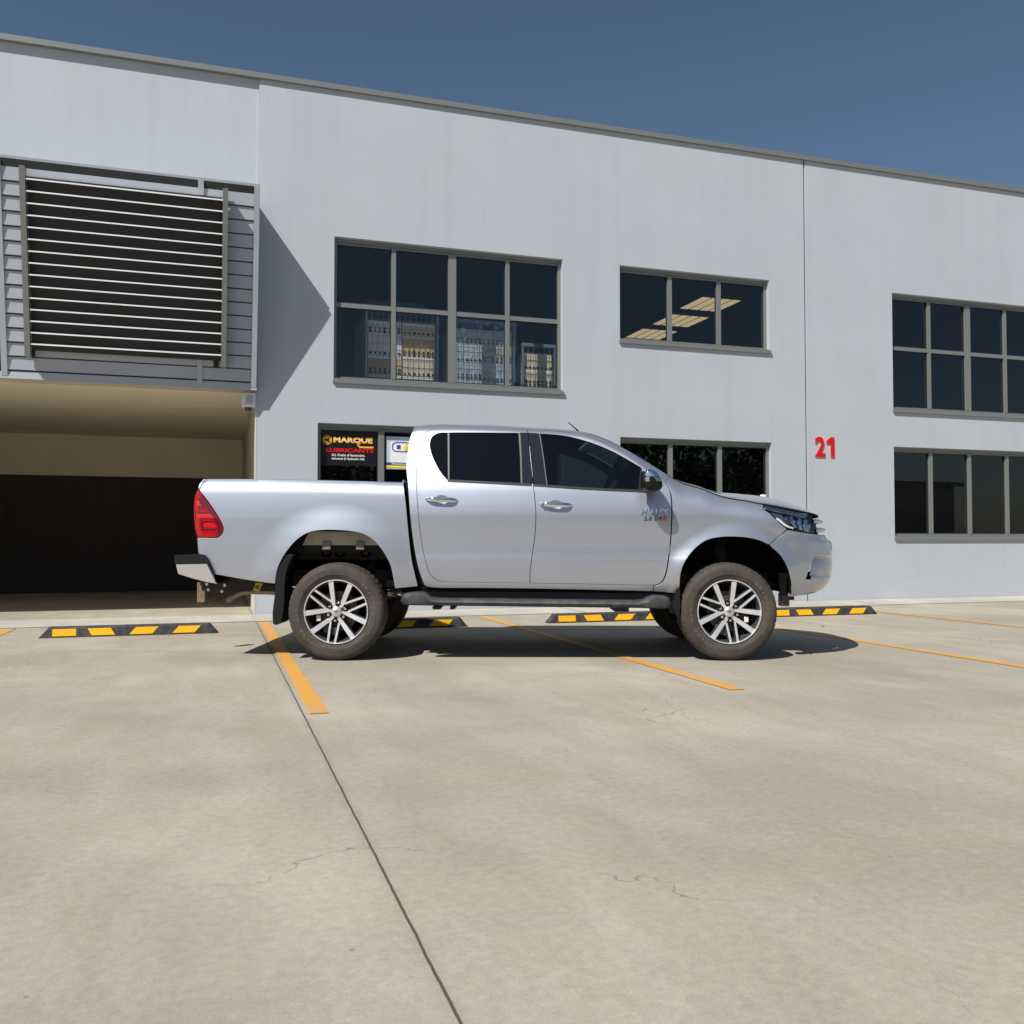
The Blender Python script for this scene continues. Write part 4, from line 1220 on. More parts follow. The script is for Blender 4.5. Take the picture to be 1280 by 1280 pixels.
# badges on the front door
def badge(txt, px, py, wpx, hpx, m, nm, off=.012, shear=.15, spacing=1.0):
    c = tr(S_cab, px, py); k = 7.2 / 1145
    me = text_mesh(txt, .1, extrude=.0022, offset=off, shear=shear, width=wpx * k, height=hpx * k, spacing=spacing)
    q = MB(); mesh_into(q, me, lambda p: (p.x + c[0], S_cab(c[0] + p.x, c[1] + p.z).y - .0025 + p.y, c[1] + p.z))
    return q.build(nm, m, front_door)
badge("HILUX", 818.8, 639.2, 34.5, 7.8, "chrome", "badge", off=.0032, spacing=1.12)
badge("2.8 D4", 816.0, 647.4, 22.5, 5.6, "brake_metal", "badge", off=.002, spacing=1.12)
badge("D", 831.2, 647.2, 4.8, 5.6, "red_badge", "badge", off=.004)

# ------------------------------------------------------------------ tray
TRAY = [(254, 598.2, 1), (333.8, 598.5), (440, 600.7), (504.4, 602.7, 1), (505.2, 610), (507.6, 630), (511.2, 669), (515.2, 700.6), (520.8, 725), (522.6, 732.6, 1), (493.4, 735.4, 1), (491.2, 721.6), (487.7, 706), (480.6, 692), (470.8, 678.9), (461, 670.6), (449.7, 665.8), (435, 663.2), (418.8, 662.2), (404, 662.2), (392, 663.6), (380.6, 667.6), (368, 677.2), (355.6, 692.8), (348.2, 706.9), (345.2, 718), (344, 729.6, 1),
    (305, 724.0), (267.3, 717.2, 1), (263.4, 706.9), (259.5, 698.2), (255.0, 693.4, 1), (247.6, 692.4, 1), (246.8, 680), (246.1, 671.4, 1), (258, 671.8), (271.5, 671.4), (277.2, 667.2), (279.2, 660), (276.2, 651.4), (264.6, 632.6), (255.2, 619.8), (247.6, 610.4, 1), (249.6, 603.9)]
tray_side = panel("tray_side", T_(S_tray, TRAY), S_tray, PAINT, truck, step=.024)
# tail lamp
LAMP = [(247.2, 611.6, 1), (244.6, 617.5), (243.2, 624), (242.5, 634), (242.8, 646), (244.0, 660), (245.9, 670.4, 1), (258, 670.8), (271, 670.4), (276.2, 666.4), (278.2, 660), (275.2, 652), (263.6, 633.4), (254.2, 620.8)]
lamp = panel("taillight", T_(S_lamp, LAMP), S_lamp, "red_lens", truck, step=.02, flange=.05, gap=.001, bevel=.004)
def lamp_piece(pts, m, nm, off=.0015):
    return panel(nm, T_(S_lamp, pts, step=1.6), S_lamp, m, lamp, step=.03, flange=.001, gap=0, off=off, bevel=.0008)
lamp_piece([(254.2, 621.6, 1), (263.2, 633.8), (274.6, 652.2), (277.4, 660), (275.6, 665.8), (271, 669.6), (269.6, 669.4), (272.6, 662), (270.6, 655), (259.0, 637.0), (250.0, 621.5), (248.4, 614.2, 1)], "dark_red_lens", "lens_border")
lamp_piece([(246.4, 622.6, 1), (249.4, 622.4, 1), (255.0, 631.6, 1), (254.2, 634.0, 1), (246.9, 634.0, 1), (246.9, 632.2, 1), (252.6, 632.2, 1), (248.6, 624.4, 1), (246.4, 624.4, 1)], "dark_red_lens", "lens_line", .003)
lamp_piece([(251.5, 650.4, 1), (266.4, 650.4, 1), (266.4, 652.2, 1), (253.3, 652.2, 1), (253.3, 660.0, 1), (271.6, 660.0, 1), (271.6, 661.6, 1), (251.5, 661.6, 1)], "dark_red_lens", "lens_line", .003)
lamp_piece([(244.0, 640.8, 1), (264.6, 640.8, 1), (263.6, 639.2, 1), (244.0, 639.2, 1)], "dark_red_lens", "lens_line", .003)
lamp_piece([(246, 642.2, 1), (263.6, 642.2, 1), (266.4, 646.8, 1), (247, 646.8, 1)], "bright_red_lens", "lens_line", .002)
lamp_piece([(254.5, 653.4, 1), (267.4, 653.4, 1), (270.2, 658.8, 1), (254.5, 658.8, 1)], "bright_red_lens", "lens_line", .002)
lamp_piece([(245.8, 625.6, 1), (247.6, 625.6, 1), (251, 631, 1), (246.0, 631.0, 1)], "bright_red_lens", "lens_line", .002)

# tray top cap, liner, tailgate, headboard
xa = tr(S_tray, 254, 598.2)[0]; xb = tr(S_tray, 504.4, 602.7)[0]
for sgn in (-1, 1):
    q = MB()
    def cap(u, v):
        x = xa + (xb - xa) * u; z = rail_tray(x) - .001; wd = W_tray(x, z)
        if v < .25: return (x, sgn * (wd - .003 - v * .03), z - .002 + v * .02)
        if v < .7: return (x, sgn * (wd - .0105 - (v - .25) * .12), z + .003)
        return (x, sgn * (wd - .0645), z + .003 - (v - .7) * .12)
    q.grid(cap, 40, 20); q.build("tray_rail", PAINT, truck, smooth=True)
q = MB()
for sgn in (-1, 1):
    y = .79; ys = sorted((sgn * y, sgn * (y - .01))); q.box(xa + .05, xb - .01, ys[0], ys[1], .88, rail_tray(-1.5) - .03)
q.box(xa + .05, xb - .01, -.79, .79, .85, .88); q.box(xb - .02, xb - .008, -.79, .79, .88, 1.40)
q.build("bed_liner", "black_plastic", truck)
q = MB(); q.prism([(xb - .007, .62), (xb + .002, .62), (xb + .002, 1.425), (xb - .007, 1.425)], -.84, .84, lambda x, z, y: (x, y, z)); q.build("headboard", PAINT, truck)
zs_ = [rail_tray(-2.4) - .004 - i * (rail_tray(-2.4) - .62) / 20 for i in range(21)]
q = MB(); poly = [(xr_tray(z) + .012, z) for z in zs_] + [(xr_tray(z) + .065, z) for z in reversed(zs_)]
q.prism(poly, -.775, .775, lambda x, z, y: (x, y, z)); tg = q.build("tailgate", PAINT, truck, angle=40)
q = MB(); q.box(xr_tray(1.2) - .004, xr_tray(1.2) + .03, -.13, .13, 1.18, 1.25, .006); q.build("tailgate_handle", "chrome", tg)
# rear corner closing strips
for sgn in (-1, 1):
    q = MB()
    def cor(u, v):
        z = .70 + (1.425 - .70) * v; x = xr_tray(z); wd = W_tray(x + .002, z)
        return (x + .002 + .010 * u, sgn * (wd - .004 - (wd - .78) * u), z)
    q.grid(cor, 4, 30); q.build("corner_pillar", PAINT, truck, smooth=True)

# cab back wall and rear window
crail = [tr(S_cab, *p) for p in ((517.3, 534.2), (512.0, 549), (509.0, 570), (508.0, 585), (509.6, 602), (513.2, 647.5), (517, 679), (523.4, 711), (530.2, 730.6))]
q = MB(); pts = [(a, W_side(a, z), z) for a, z in crail]
def backP(u, v):
    i = min(int(u * 8), 7); t = u * 8 - i
    p = [pts[i][k] + (pts[i + 1][k] - pts[i][k]) * t for k in range(3)]; s = 2 * v - 1
    return (p[0] + .016 - .012 * (1 - s * s), s * (p[1] - .004), p[2])
q.grid(backP, 24, 16); cb = q.build("cab_back", PAINT, truck, smooth=True)
q = MB()
def rwP(u, v):
    p = backP(.04 + .32 * u, .12 + .76 * v); return (p[0] - .006, p[1], p[2])
q.grid(rwP, 8, 10); q.build("rear_window", "privacy_glass", cb, smooth=True)

# roof
xr0 = tr(S_cab, 517.3, 534.2)[0]; xr1 = tr(S_cab, 738, 542)[0]
q = MB()
def roofP(u, v):
    x = xr0 + (xr1 - xr0) * u; z = rail_cab(x) - .0035; wd = W_side(x, z); s = 2 * v - 1
    k = min(1, u * 8) ** .5
    return (x - .02 * (1 - s * s) * (1 - u) + .06 * (1 - s * s) * u ** 4, s * (wd + .001), z + .030 * (1 - s * s) * (.35 + .65 * k) + .004 * (1 - abs(s) ** 12))
q.grid(roofP, 60, 40); q.build("roof", PAINT, truck, smooth=True)
# windscreen
xw1 = tr(S_cab, 838, 595)[0]
q = MB()
def wsP(u, v):
    x = xr1 - .005 + (xw1 - xr1 + .02) * u; z = rail_cab(x) - .012; wd = W_side(x, z) - .035; s = 2 * v - 1
    return (x + .06 * (1 - s * s) * (1 - .0 * u), s * wd, z + .018 * (1 - s * s))
q.grid(wsP, 24, 24); ws = q.build("windscreen", "car_glass", truck, smooth=True)
for sgn in (-1, 1):
    q = MB()
    def apP(u, v):
        x = xr1 - .005 + (xw1 - xr1 + .02) * u; z = rail_cab(x) - .004; wd = W_side(x, z)
        return (x + .002 * v, sgn * (wd - .002 - .036 * v), z + .001 - .010 * v)
    q.grid(apP, 24, 3); q.build("windscreen_pillar", PAINT, truck, smooth=True)
q = MB(); q.grid(lambda u, v: (xw1 + .01 + .10 * u, (2 * v - 1) * .74, rail_cab(xw1) - .01 - .035 * u + .015 * (1 - (2 * v - 1) ** 2)), 3, 12); q.build("cowl", "black_plastic", truck, smooth=True)
for s_ in (-.35, .25):
    q = MB(); q.tube([(xw1 + .04, s_, rail_cab(xw1) + .01), (xw1 - .12, s_ - .2, rail_cab(xw1 - .12) + .025), (xw1 - .25, s_ - .28, rail_cab(xw1 - .25) + .022)], .006, 6); q.build("wiper", "black_plastic", truck)

# bonnet: from the fender top line and the nose line to the centre spine
blist = [tr(S_cab, px, py) for px, py in smooth_loop([(845, 600.2), (851, 603.2), (864, 607.2), (877.5, 611.0), (893.8, 617.8), (910, 622.4), (934.4, 626.5), (950, 629.5)], closed=False, step=4)]
bl = [Vector((a, -W_side(a, z), z)) for a, z in blist]
for i in range(1, 31):
    a = blist[-1][0] + (AMAX - blist[-1][0]) * i / 30
    p0 = S_front(a, 1.2); z = rail_cab(p0.x) + .002; p = S_front(a, z); bl.append(p)
gap_line = [p.copy() for p in bl]
for i_, p in enumerate(bl): p.z += .009; p.y += .003
ln = [0.0]
for i in range(1, len(bl)): ln.append(ln[-1] + (bl[i] - bl[i - 1]).length)
def onrail(u):
    s = u * ln[-1]; i = min(bisect_right(ln, s) - 1, len(bl) - 2); t = (s - ln[i]) / (ln[i + 1] - ln[i]); return bl[i].lerp(bl[i + 1], t)
cx0, cx1 = bl[0].x + .06, bl[-1].x
cr_f = pchip([(1.15, .035), (1.4, .036), (1.6, .046), (1.8, .066), (2.0, .088), (2.2, .100), (2.35, .086), (2.48, .048), (2.58, .012), (2.7, 0.0)])
def bonP(u, v):
    e = onrail(u); c = Vector((cx0 + (cx1 - cx0) * u ** .8, 0, 0))
    x = e.x + (c.x - e.x) * (1 - v); y = e.y * v
    zc = e.z + (rail_cab(x) - rail_cab(e.x)) * (1 - v)
    s = abs(y) / .80
    ridge = .010 * math.exp(-((abs(y) - .46) / .10) ** 2) * sstep((2.5 - x) / .3)
    return Vector((x, y, zc + cr_f(x) * (1 - v ** 5) * (.72 + .28 * (1 - v * v)) + ridge))
q = MB(); n_ = 90
q.grid(lambda u, v: bonP(u, v), n_, 30)
k0 = len(q.v); q.add([(x, -y, z) for x, y, z in q.v], [tuple(reversed(f)) for f in q.f])
# folded front/side edge
vs = []; 
for i in range(n_ + 1):
    p = bonP(i / n_, 1); d = Vector((p.x - 1.2, p.y, 0)).normalized()
    vs += [p, p + Vector((0, 0, -.0015)) + d * .001, p + Vector((0, 0, -.004)) - d * .004]
for sg in (1, -1):
    q.add([(p.x, p.y * sg, p.z) for p in vs], [(3 * i + k, 3 * i + 3 + k, 3 * i + 4 + k, 3 * i + 1 + k) for i in range(n_) for k in (0, 1)])
bn = q.build("bonnet", PAINT, truck, smooth=True)
b_ = bmesh.new(); b_.from_mesh(bn.data); bmesh.ops.remove_doubles(b_, verts=b_.verts, dist=.0004); bmesh.ops.recalc_face_normals(b_, faces=b_.faces); b_.to_mesh(bn.data); b_.free()
for p in bn.data.polygons: p.use_smooth = True

q = MB()
for sg in (1, -1):
    vs = []
    for p in gap_line: vs += [(p.x, (p.y + .0015) * sg, p.z - .012), (p.x, (p.y + .004) * sg, p.z + .0075), (p.x - .02, (p.y + .05) * sg, p.z + .0075)]
    q.add(vs, [(3 * i + k, 3 * i + 3 + k, 3 * i + 4 + k, 3 * i + 1 + k) for i in range(len(gap_line) - 1) for k in (0, 1)])
q.build("bonnet_gap_shade", "dark_inner", truck)  # black strip put in for the shade of the bonnet shutline
# ------------------------------------------------------------------ headlights
HL = [(955.0, 631.4, 1), (975, 635.4), (1003.4, 641.4), (1012, 643.9), (1016.5, 647), (1018.6, 652), (1019.4, 660), (1018.6, 666.0, 1), (1008, 664.9), (995.3, 662.6), (984.4, 659.4), (977.6, 654.0), (971.6, 648.8), (963.4, 640.8), (955.8, 635.2, 1)]
hl = TF(HL)
zoff = lambda d: (lambda a, z, off=0: S_front(a, z, -d + off))
head = panel("headlight", hl, zoff(.055), "gloss_black", truck, step=.03, flange=.002, gap=.001)
panel("lens", hl, S_front, "lamp_glass", head, step=.03, flange=.05, gap=.0015, bevel=.004)
def hpiece(pts, m, nm, d, fl=.004):
    return panel(nm, TF(pts, step=2), zoff(d), m, head, step=.03, flange=fl, gap=0, bevel=.0012)
hpiece([(956.0, 631.6, 1), (975, 635.6), (1003.4, 641.5), (1010, 643.4, 1), (1009, 646.4, 1), (1000, 644.6), (975, 639.4), (957.4, 636.0, 1)], "satin_chrome", "chrome_strip", .010)
hpiece([(966.0, 640.2, 1), (980, 642.8, 1), (984.6, 650.0, 1), (979, 650.4, 1), (972, 645.6, 1)], "chrome", "reflector", .030)
hpiece([(971.8, 648.2, 1), (976.5, 651.8), (984.0, 657.6), (994, 660.8, 1), (994.6, 659.2, 1), (985.6, 655.6), (978.6, 650.2), (973.4, 646.6, 1)], "sticker_white", "light_guide", .020)
hpiece([(990.6, 643.8, 1), (993.4, 644.4, 1), (995.0, 652), (999.0, 659.6, 1), (995.6, 658.8, 1), (991.8, 652)], "chrome", "reflector", .022)
hpiece([(1000.6, 646.4, 1), (1003.4, 647, 1), (1004.6, 654), (1006.0, 662.0, 1), (1002.0, 661.4, 1), (1001.0, 654)], "chrome", "reflector", .022)
hpiece([(1009.0, 648.6, 1), (1014.0, 650.0, 1), (1016.6, 656), (1016.4, 664.4, 1), (1008.6, 662.8, 1), (1008.0, 655)], "satin_chrome", "reflector", .024)
for pxx, pyy, rr in ((987.6, 650.5, .040), (998.4, 653.4, .030)):
    a, z = tr_front(pxx, pyy); c = S_front(a, z, -.045); q = MB()
    b_ = bmesh.new(); bmesh.ops.create_uvsphere(b_, u_segments=20, v_segments=12, radius=rr); q.bm(b_, Matrix.Translation(c)); q.build("projector", "dark_lens", head, smooth=True)
mirror_copy(head, truck)

# grille: dark backing with chrome bars that follow the nose
a_in = tr_front(1017.5, 655)[0]
zg1 = rail_cab(2.55) - .004; zg0 = at_depth(1030, 667.5, 7.7)[1]
gr = panel("grille", [(a_in - .01 + (AMAX - a_in + .01) * i / 12, zg0) for i in range(13)] + [(AMAX - (AMAX - a_in + .01) * i / 12, zg1) for i in range(13)], zoff(.05), "dark_inner", truck, step=.06, gap=0, flange=.001, both=True)
for zc, th in ((zg1 - .040, .034), (zg0 + .036, .034)):
    q = MB()
    for sg in (1, -1):
        vs = []; nn = 24
        for i in range(nn + 1):
            a = a_in + (AMAX - a_in) * i / nn
            for dz, df in ((-th * .5, -.03), (-th * .5, .006), (th * .1, .012), (th * .5, .002), (th * .5, -.03)):
                p = S_front(a, zc + dz, df); vs.append((p.x, p.y * sg, zc + dz))
        q.add(vs, [(i * 5 + k, i * 5 + 5 + k, i * 5 + 6 + k, i * 5 + 1 + k) for i in range(nn) for k in range(4)])
    q.build("grille_bar", "satin_chrome", gr, smooth=True)
# bumper
zb_c = at_depth(1028, 735.5, 7.68)[1]
top = TF([(984.6, 662.2), (995.3, 664.0), (1008, 666.2), (1019.0, 667.6)], closed=False)
bot = TF([(1019.5, 740.2), (1010, 742.2), (999.4, 743.8), (985.6, 745.6)], closed=False)
arch_b = [tr(S_cab, *p) for p in smooth_loop([(985.6, 745.6), (986.4, 734.7), (984.2, 722.5), (980.2, 708.3), (973.2, 694.2), (961.2, 680.4), (962.9, 678.6), (973.4, 670.2), (984.6, 662.2)], closed=False)]
ztc = at_depth(1030, 668.2, 7.7)[1]
bumper_ol = top + [(top[-1][0] + (AMAX - top[-1][0]) * i / 10, ztc) for i in range(1, 11)] + [(AMAX, ztc + (zb_c - ztc) * i / 10) for i in range(1, 10)] + [(AMAX - (AMAX - bot[0][0] - .05) * i / 8, zb_c) for i in range(0, 8)] + bot + arch_b[1:-1]
pA = tr_front(1018.0, 697); pB = tr_front(1008.5, 723.5)
fog = TF([(1016.8, 696.6, 1), (1020.5, 695.6, 1), (1019.0, 706), (1014.5, 724.0, 1), (1006.4, 723.8, 1), (1011.5, 709)])
REC[:] = [lambda z: pB[0] + (pA[0] - pB[0]) * (z - pB[1]) / (pA[1] - pB[1]), pA[1] + .012]
bmp = panel("front_bumper", bumper_ol, S_front, PAINT, truck, holes=[fog], step=.013, gap=.0008, both=True)
REC_keep = list(REC); REC.clear()
q = panel("fog_recess", inset(fog, -.012), zoff(.045), "dark_inner", bmp, step=.05, flange=.001, gap=0); mirror_copy(q, bmp)
fl = TF([(1016.4, 702, 1), (1018.6, 702, 1), (1016.0, 714, 1), (1013.4, 714, 1)])
q = panel("fog_lamp", fl, zoff(.030), "chrome", bmp, step=.05, flange=.01, gap=0); mirror_copy(q, bmp)
# lower intake between the halves of the bumper, facing forward
q = MB()
for sg in (1, -1):
    vs = []; nn = 16
    for i in range(nn + 1):
        a = AMAX - .34 + .34 * i / nn
        for z in (.66, .72, .80, .86): p = S_front(a, z, .004); vs.append((p.x, p.y * sg, z))
    q.add(vs, [(i * 4 + k, i * 4 + 4 + k, i * 4 + 5 + k, i * 4 + 1 + k) for i in range(nn) for k in range(3)])
q.build("lower_intake", "black_plastic", bmp, smooth=True)
# mirrored near-side sheets
for o in list(truck.children):
    if o.name.split('.')[0] in ("door", "cab_side", "front_fender", "inner_frame", "tray_side", "taillight"): mirror_copy(o, truck)

# ------------------------------------------------------------------ wing mirrors
def mirror_unit():
    yb = -.86
    def sec(pts, y, cx, cz, k):
        out = []
        for px, py in pts:
            x, z = at_depth(px, py, 7.05); out.append(Vector((cx + (x - cx) * k, y, cz + (z - cz) * k)))
        return out
    oln = smooth_loop([(803.6, 589), (807, 586.6), (813, 587.0), (819, 590.5), (823.5, 596), (826.3, 603.5), (826.6, 608.5), (824, 612.2), (818, 614.2), (810, 614.0), (804.8, 612.2), (803.4, 604)], step=2.2)
    cx, cz = at_depth(812, 601, 7.05)
    st = [(-.955, .86), (-.99, .97), (-1.05, 1.0), (-1.12, .98), (-1.15, .90), (-1.166, .72), (-1.172, .02)]
    n = len(oln); vs = []
    for y, k in st: vs += sec(oln, y, cx, cz, k)
    fs = [(i * n + k, i * n + (k + 1) % n, (i + 1) * n + (k + 1) % n, (i + 1) * n + k) for i in range(len(st) - 1) for k in range(n)] + [tuple(range(n))]
    q = MB(); q.add(vs, fs); mr = q.build("wing_mirror", "mirror_black", truck, smooth=True)
    # chrome cap over the upper part, satin band below it
    def band(y0px, y1px, k_out, m, nm):
        sel = [p for p in oln if y0px <= p[1] <= y1px]
        q2 = MB(); top = [p for p in oln]
        vs = []; fs = []
        z_lo = at_depth(812, y1px, 7.05)[1]; z_hi = at_depth(812, y0px, 7.05)[1]
        for y, k in st[:-1]:
            for v in sec(oln, y, cx, cz, k):
                vs.append(v)
        fs_ = [(i * n + k, i * n + (k + 1) % n, (i + 1) * n + (k + 1) % n, (i + 1) * n + k) for i in range(len(st) - 2) for k in range(n)]
        b = bmesh.new(); bv = [b.verts.new(v) for v in vs]
        for f in fs_: b.faces.new([bv[i] for i in f])
        b.faces.new([bv[(len(st) - 2) * n + k] for k in range(n)])
        bmesh.ops.bisect_plane(b, geom=b.verts[:] + b.edges[:] + b.faces[:], plane_co=(0, 0, z_lo), plane_no=(0, 0, -1), clear_outer=True)
        bmesh.ops.bisect_plane(b, geom=b.verts[:] + b.edges[:] + b.faces[:], plane_co=(0, 0, z_hi), plane_no=(0, 0, 1), clear_outer=True)
        bmesh.ops.recalc_face_normals(b, faces=b.faces); b.normal_update()
        c = Vector((cx, -1.05, cz))
        for v in b.verts: v.co += (v.co - c).normalized() * k_out
        q2.bm(b); o = q2.build(nm, m, mr, smooth=True); return o
    band(580, 596.4, .0035, "chrome", "mirror_cap")
    band(597.2, 602.4, .0035, "satin_chrome", "turn_signal")
    q = MB(); a1 = at_depth(805, 610, 7.2); 
    q.add([], [])
    q.tube([(a1[0] + .02, -.835, a1[1] - .005), (a1[0] + .03, -.90, a1[1] - .002), (a1[0] + .045, -.98, a1[1] + .01)], [.030, .022, .024], 12)
    q.build("mirror_arm", "black_plastic", mr, smooth=True)
    q = MB(); g0 = at_depth(803.2, 601, 7.05); q.box(g0[0] - .004, g0[0] - .001, -1.14, -.975, g0[1] - .055, g0[1] + .055, .001); q.build("mirror_glass", "chrome", mr)
    mirror_copy(mr, truck)
mirror_unit()
a1 = at_depth(723.0, 538.4, 7.65); a2 = at_depth(710.2, 527.2, 7.65)
q = MB(); q.tube([(a1[0] + .006, 7.65 - TY, a1[1] - .01), (a1[0], 7.65 - TY, a1[1]), (a2[0], 7.65 - TY, a2[1])], [.009, .0065, .004], 8); q.build("antenna", "black_plastic", truck, smooth=True)

# ------------------------------------------------------------------ wheels
def tyre_mod(n, i_sh, i_tr):
    def f(i, k):
        if i in i_sh: return -.0042 if (k % 4) == 0 else 0
        if i in i_tr: return -.007 if ((k + i) % 4) == 0 else 0
        return 0
    return f
def make_wheel(rot):
    wh = bpy.data.objects.new("wheel", None); COL.objects.link(wh); wh.parent = truck; wh.empty_display_size = .1
    q = MB()
    prof = [(.030, .2535), (.010, .258), (.001, .270), (-.004, .290), (-.0045, .2905), (-.0065, .2915), (-.0065, .3135), (-.0045, .3145), (-.003, .335), (.002, .352), (.006, .358), (.012, .366), (.022, .3755), (.036, .381), (.052, .3825), (.056, .375), (.064, .375), (.068, .384), (.105, .385), (.109, .376), (.117, .376), (.121, .385), (.158, .385), (.162, .376), (.170, .376), (.174, .384), (.208, .3825),
            (.226, .380), (.242, .374), (.254, .360), (.264, .335), (.267, .30), (.262, .27), (.245, .2535)]
    q.lathe(prof, 200, mod=tyre_mod(200, (11, 12, 13, 14, 26, 27, 28), (17, 18, 21, 22, 25)))
    q.build("tyre", "tyre_rubber", wh, angle=35)
    # lettering moulded into the sidewall
    def arc_text(txt, r, a_mid, a_span, hgt):
        qq = MB(); n = len(txt)
        for i, ch in enumerate(txt):
            if ch == " ": continue
            a = R(a_mid + a_span * ((i + .5) / n - .5))
            wd = R(a_span) * r / n * .72
            me = text_mesh(ch, .1, extrude=.0010, offset=.004, width=wd * (.35 if ch == "I" else 1), height=hgt)
            ca, sa = math.cos(a), math.sin(a)
            mesh_into(qq, me, lambda p: ((r + p.z) * sa + p.x * ca, p.y - .0062, (r + p.z) * ca - p.x * sa))
        qq.build("sidewall_lettering", "tyre_letter", wh)
    arc_text("BRIDGESTONE", .303, 84, 86, .021)
    arc_text("DUELER H/T", .303, 238, 78, .020)
    arc_text("265/60R18", .335, -30, 30, .012)
    # rim
    q = MB(); q.cur = 0
    q.lathe([(.028, .2525), (.004, .2530), (.0005, .2505), (.0005, .2455), (.004, .2435), (.012, .2415)], 96)
    q.cur = 1
    q.lathe([(.012, .2415), (.030, .2330), (.09, .222), (.19, .215), (.245, .245)], 96)
    q.cur = 1
    q.lathe([(.030, .044), (.032, .060), (.038, .088), (.075, .095)], 60)
    def yf(r): return .030 - .022 * sstep((r - .05) / .19)
    def spoke(rad, lat0, lat1, w0, w1, r0, r1, dep):
        ca, sa = math.cos(rad), math.sin(rad)
        rows = []; K = 7
        for i in range(K + 1):
            t = i / K; r = r0 + (r1 - r0) * t; lat = lat0 + (lat1 - lat0) * t; hw = w0 + (w1 - w0) * t
            yy = yf(math.hypot(r, lat))
            row = [(lat - hw - .006, yy + dep), (lat - hw, yy + .003), (lat - hw + .002, yy), (lat + hw - .002, yy), (lat + hw, yy + .003), (lat + hw + .006, yy + dep)]
            rows.append([(r * sa + l * ca, y, r * ca - l * sa) for l, y in row])
        vs = [p for rw in rows for p in rw]
        for j in range(5):
            q.cur = 0 if j in (1, 2, 3) else 1
            q.add(vs, [(i * 6 + j, i * 6 + j + 1, (i + 1) * 6 + j + 1, (i + 1) * 6 + j) for i in range(K)])
    for k in range(3):
        c = R(rot + 120 * k)
        for s in (-1, 1):
            spoke(c, s * .028, s * .079, .0165, .0215, .036, .236, .05)
            spoke(c + R(60), s * .034, s * .0275, .0085, .0095, .082, .2415, .045)
            # web between a thin spoke and its pair, set back
        q.cur = 1
        ca, sa = math.cos(c), math.sin(c)
    rim = q.build("rim", ["machined_alloy", "alloy_grey"], wh, angle=30)
    q = MB(); q.lathe([(.034, .043), (.024, .0425), (.018, .038), (.015, .028), (.014, .0265), (.0125, .0005)], 40); q.build("hub_cap", "cap_silver", wh, angle=40)
    q = MB()
    for rx, rz, cx_, cz_ in ((.016, .011, 0, 0), (.007, .011, 0, 0), (.011, .005, 0, .004)):
        N_ = 24
        vs = []
        for k in range(N_):
            t = 2 * math.pi * k / N_; vs += [(cx_ + rx * math.cos(t), .0105, cz_ + rz * math.sin(t)), (cx_ + (rx - .0022) * math.cos(t), .0105, cz_ + (rz - .0022) * math.sin(t))]
        q.add(vs, [(2 * k, 2 * ((k + 1) % N_), 2 * ((k + 1) % N_) + 1, 2 * k + 1) for k in range(N_)])
    q.build("hub_emblem", "brake_metal", wh, fix=False)
    for k in range(6):
        c = R(rot + 60 * k); x, z = .0695 * math.sin(c), .0695 * math.cos(c)
        q = MB(); q.cur = 0; q.lathe([(.06, .0125), (.020, .0125), (.0145, .009), (.014, .0005)], 6)
        q.cur = 1; q.lathe([(.036, .021), (.024, .021), (.024, .0145), (.05, .0145)], 18)
        q.v = [(a + x, b, c_ + z) for a, b, c_ in q.v]; q.build("lug_nut", ["chrome", "dark_inner"], wh)
    q = MB(); q.lathe([(.085, .075), (.085, .160), (.105, .160), (.105, .075)], 60); q.build("brake_disc", "brake_metal", wh, angle=40)
    q = MB(); q.lathe([(.14, .02), (.14, .214)], 48); q.build("backing_plate", "dark_inner", wh)
    q = MB(); q.box(-.055, .055, .055, .125, .125, .19, .012); q.v = [(x * math.cos(R(200)) + z * math.sin(R(200)), y, -x * math.sin(R(200)) + z * math.cos(R(200))) for x, y, z in q.v]
    q.build("caliper", "brake_metal", wh)
    return wh, rim
def wheel_label(wh, a, r):
    q = MB(); q.box(-.017, .017, .045, .052, -.022, .022, .003); q.v = [(x + r * math.sin(R(a)), y, z + r * math.cos(R(a))) for x, y, z in q.v]; q.build("brake_tag", "sticker_white", wh)
whs = []
for hx, rot, a in ((HXR, 8.5, 250), (HXF, -9.0, 114)):
    wh, _ = make_wheel(rot); wh.location = (hx, -.905, HUBZ); wheel_label(wh, a, .155); whs.append(wh)
for wh in whs:
    c = bpy.data.objects.new("wheel", None); COL.objects.link(c); c.parent = truck; c.location = (wh.location.x, .905, HUBZ); c.empty_display_size = .1
    for ch in list(wh.children): mirror_copy(ch, c)

# ------------------------------------------------------------------ wheel housings
def arch(ptspx, y_out, y_in, grow, m, nm, wallm=None):
    pts = [at_depth(px, py, 7.25) for px, py in smooth_loop(ptspx, closed=False, step=5)]
    cx = sum(p[0] for p in pts) / len(pts); cz = .45
    P = []
    for x, z in pts:
        d = Vector((x - cx, z - cz)); d.normalize(); P.append((x + d.x * grow, z + d.y * grow))
    for sg in (-1, 1):
        q = MB(); vs = []
        for x, z in P: vs += [(x, sg * y_out, z), (x, sg * y_in, z)]
        q.add(vs, [(2 * i, 2 * i + 1, 2 * i + 3, 2 * i + 2) for i in range(len(P) - 1)])
        q.add([(x, sg * y_in, z) for x, z in P], [tuple(range(len(P)))])
        q.build(nm, m, truck)
    return P
ARF = [(846, 742), (850.3, 722), (854.1, 706.3), (861.3, 694), (871.4, 682.9), (883.6, 674.8), (897.8, 671.3), (914, 670.4), (934.4, 671.7), (950.6, 675.6), (962.8, 682), (973, 694), (980, 708.3), (984, 722.5), (986, 742)]
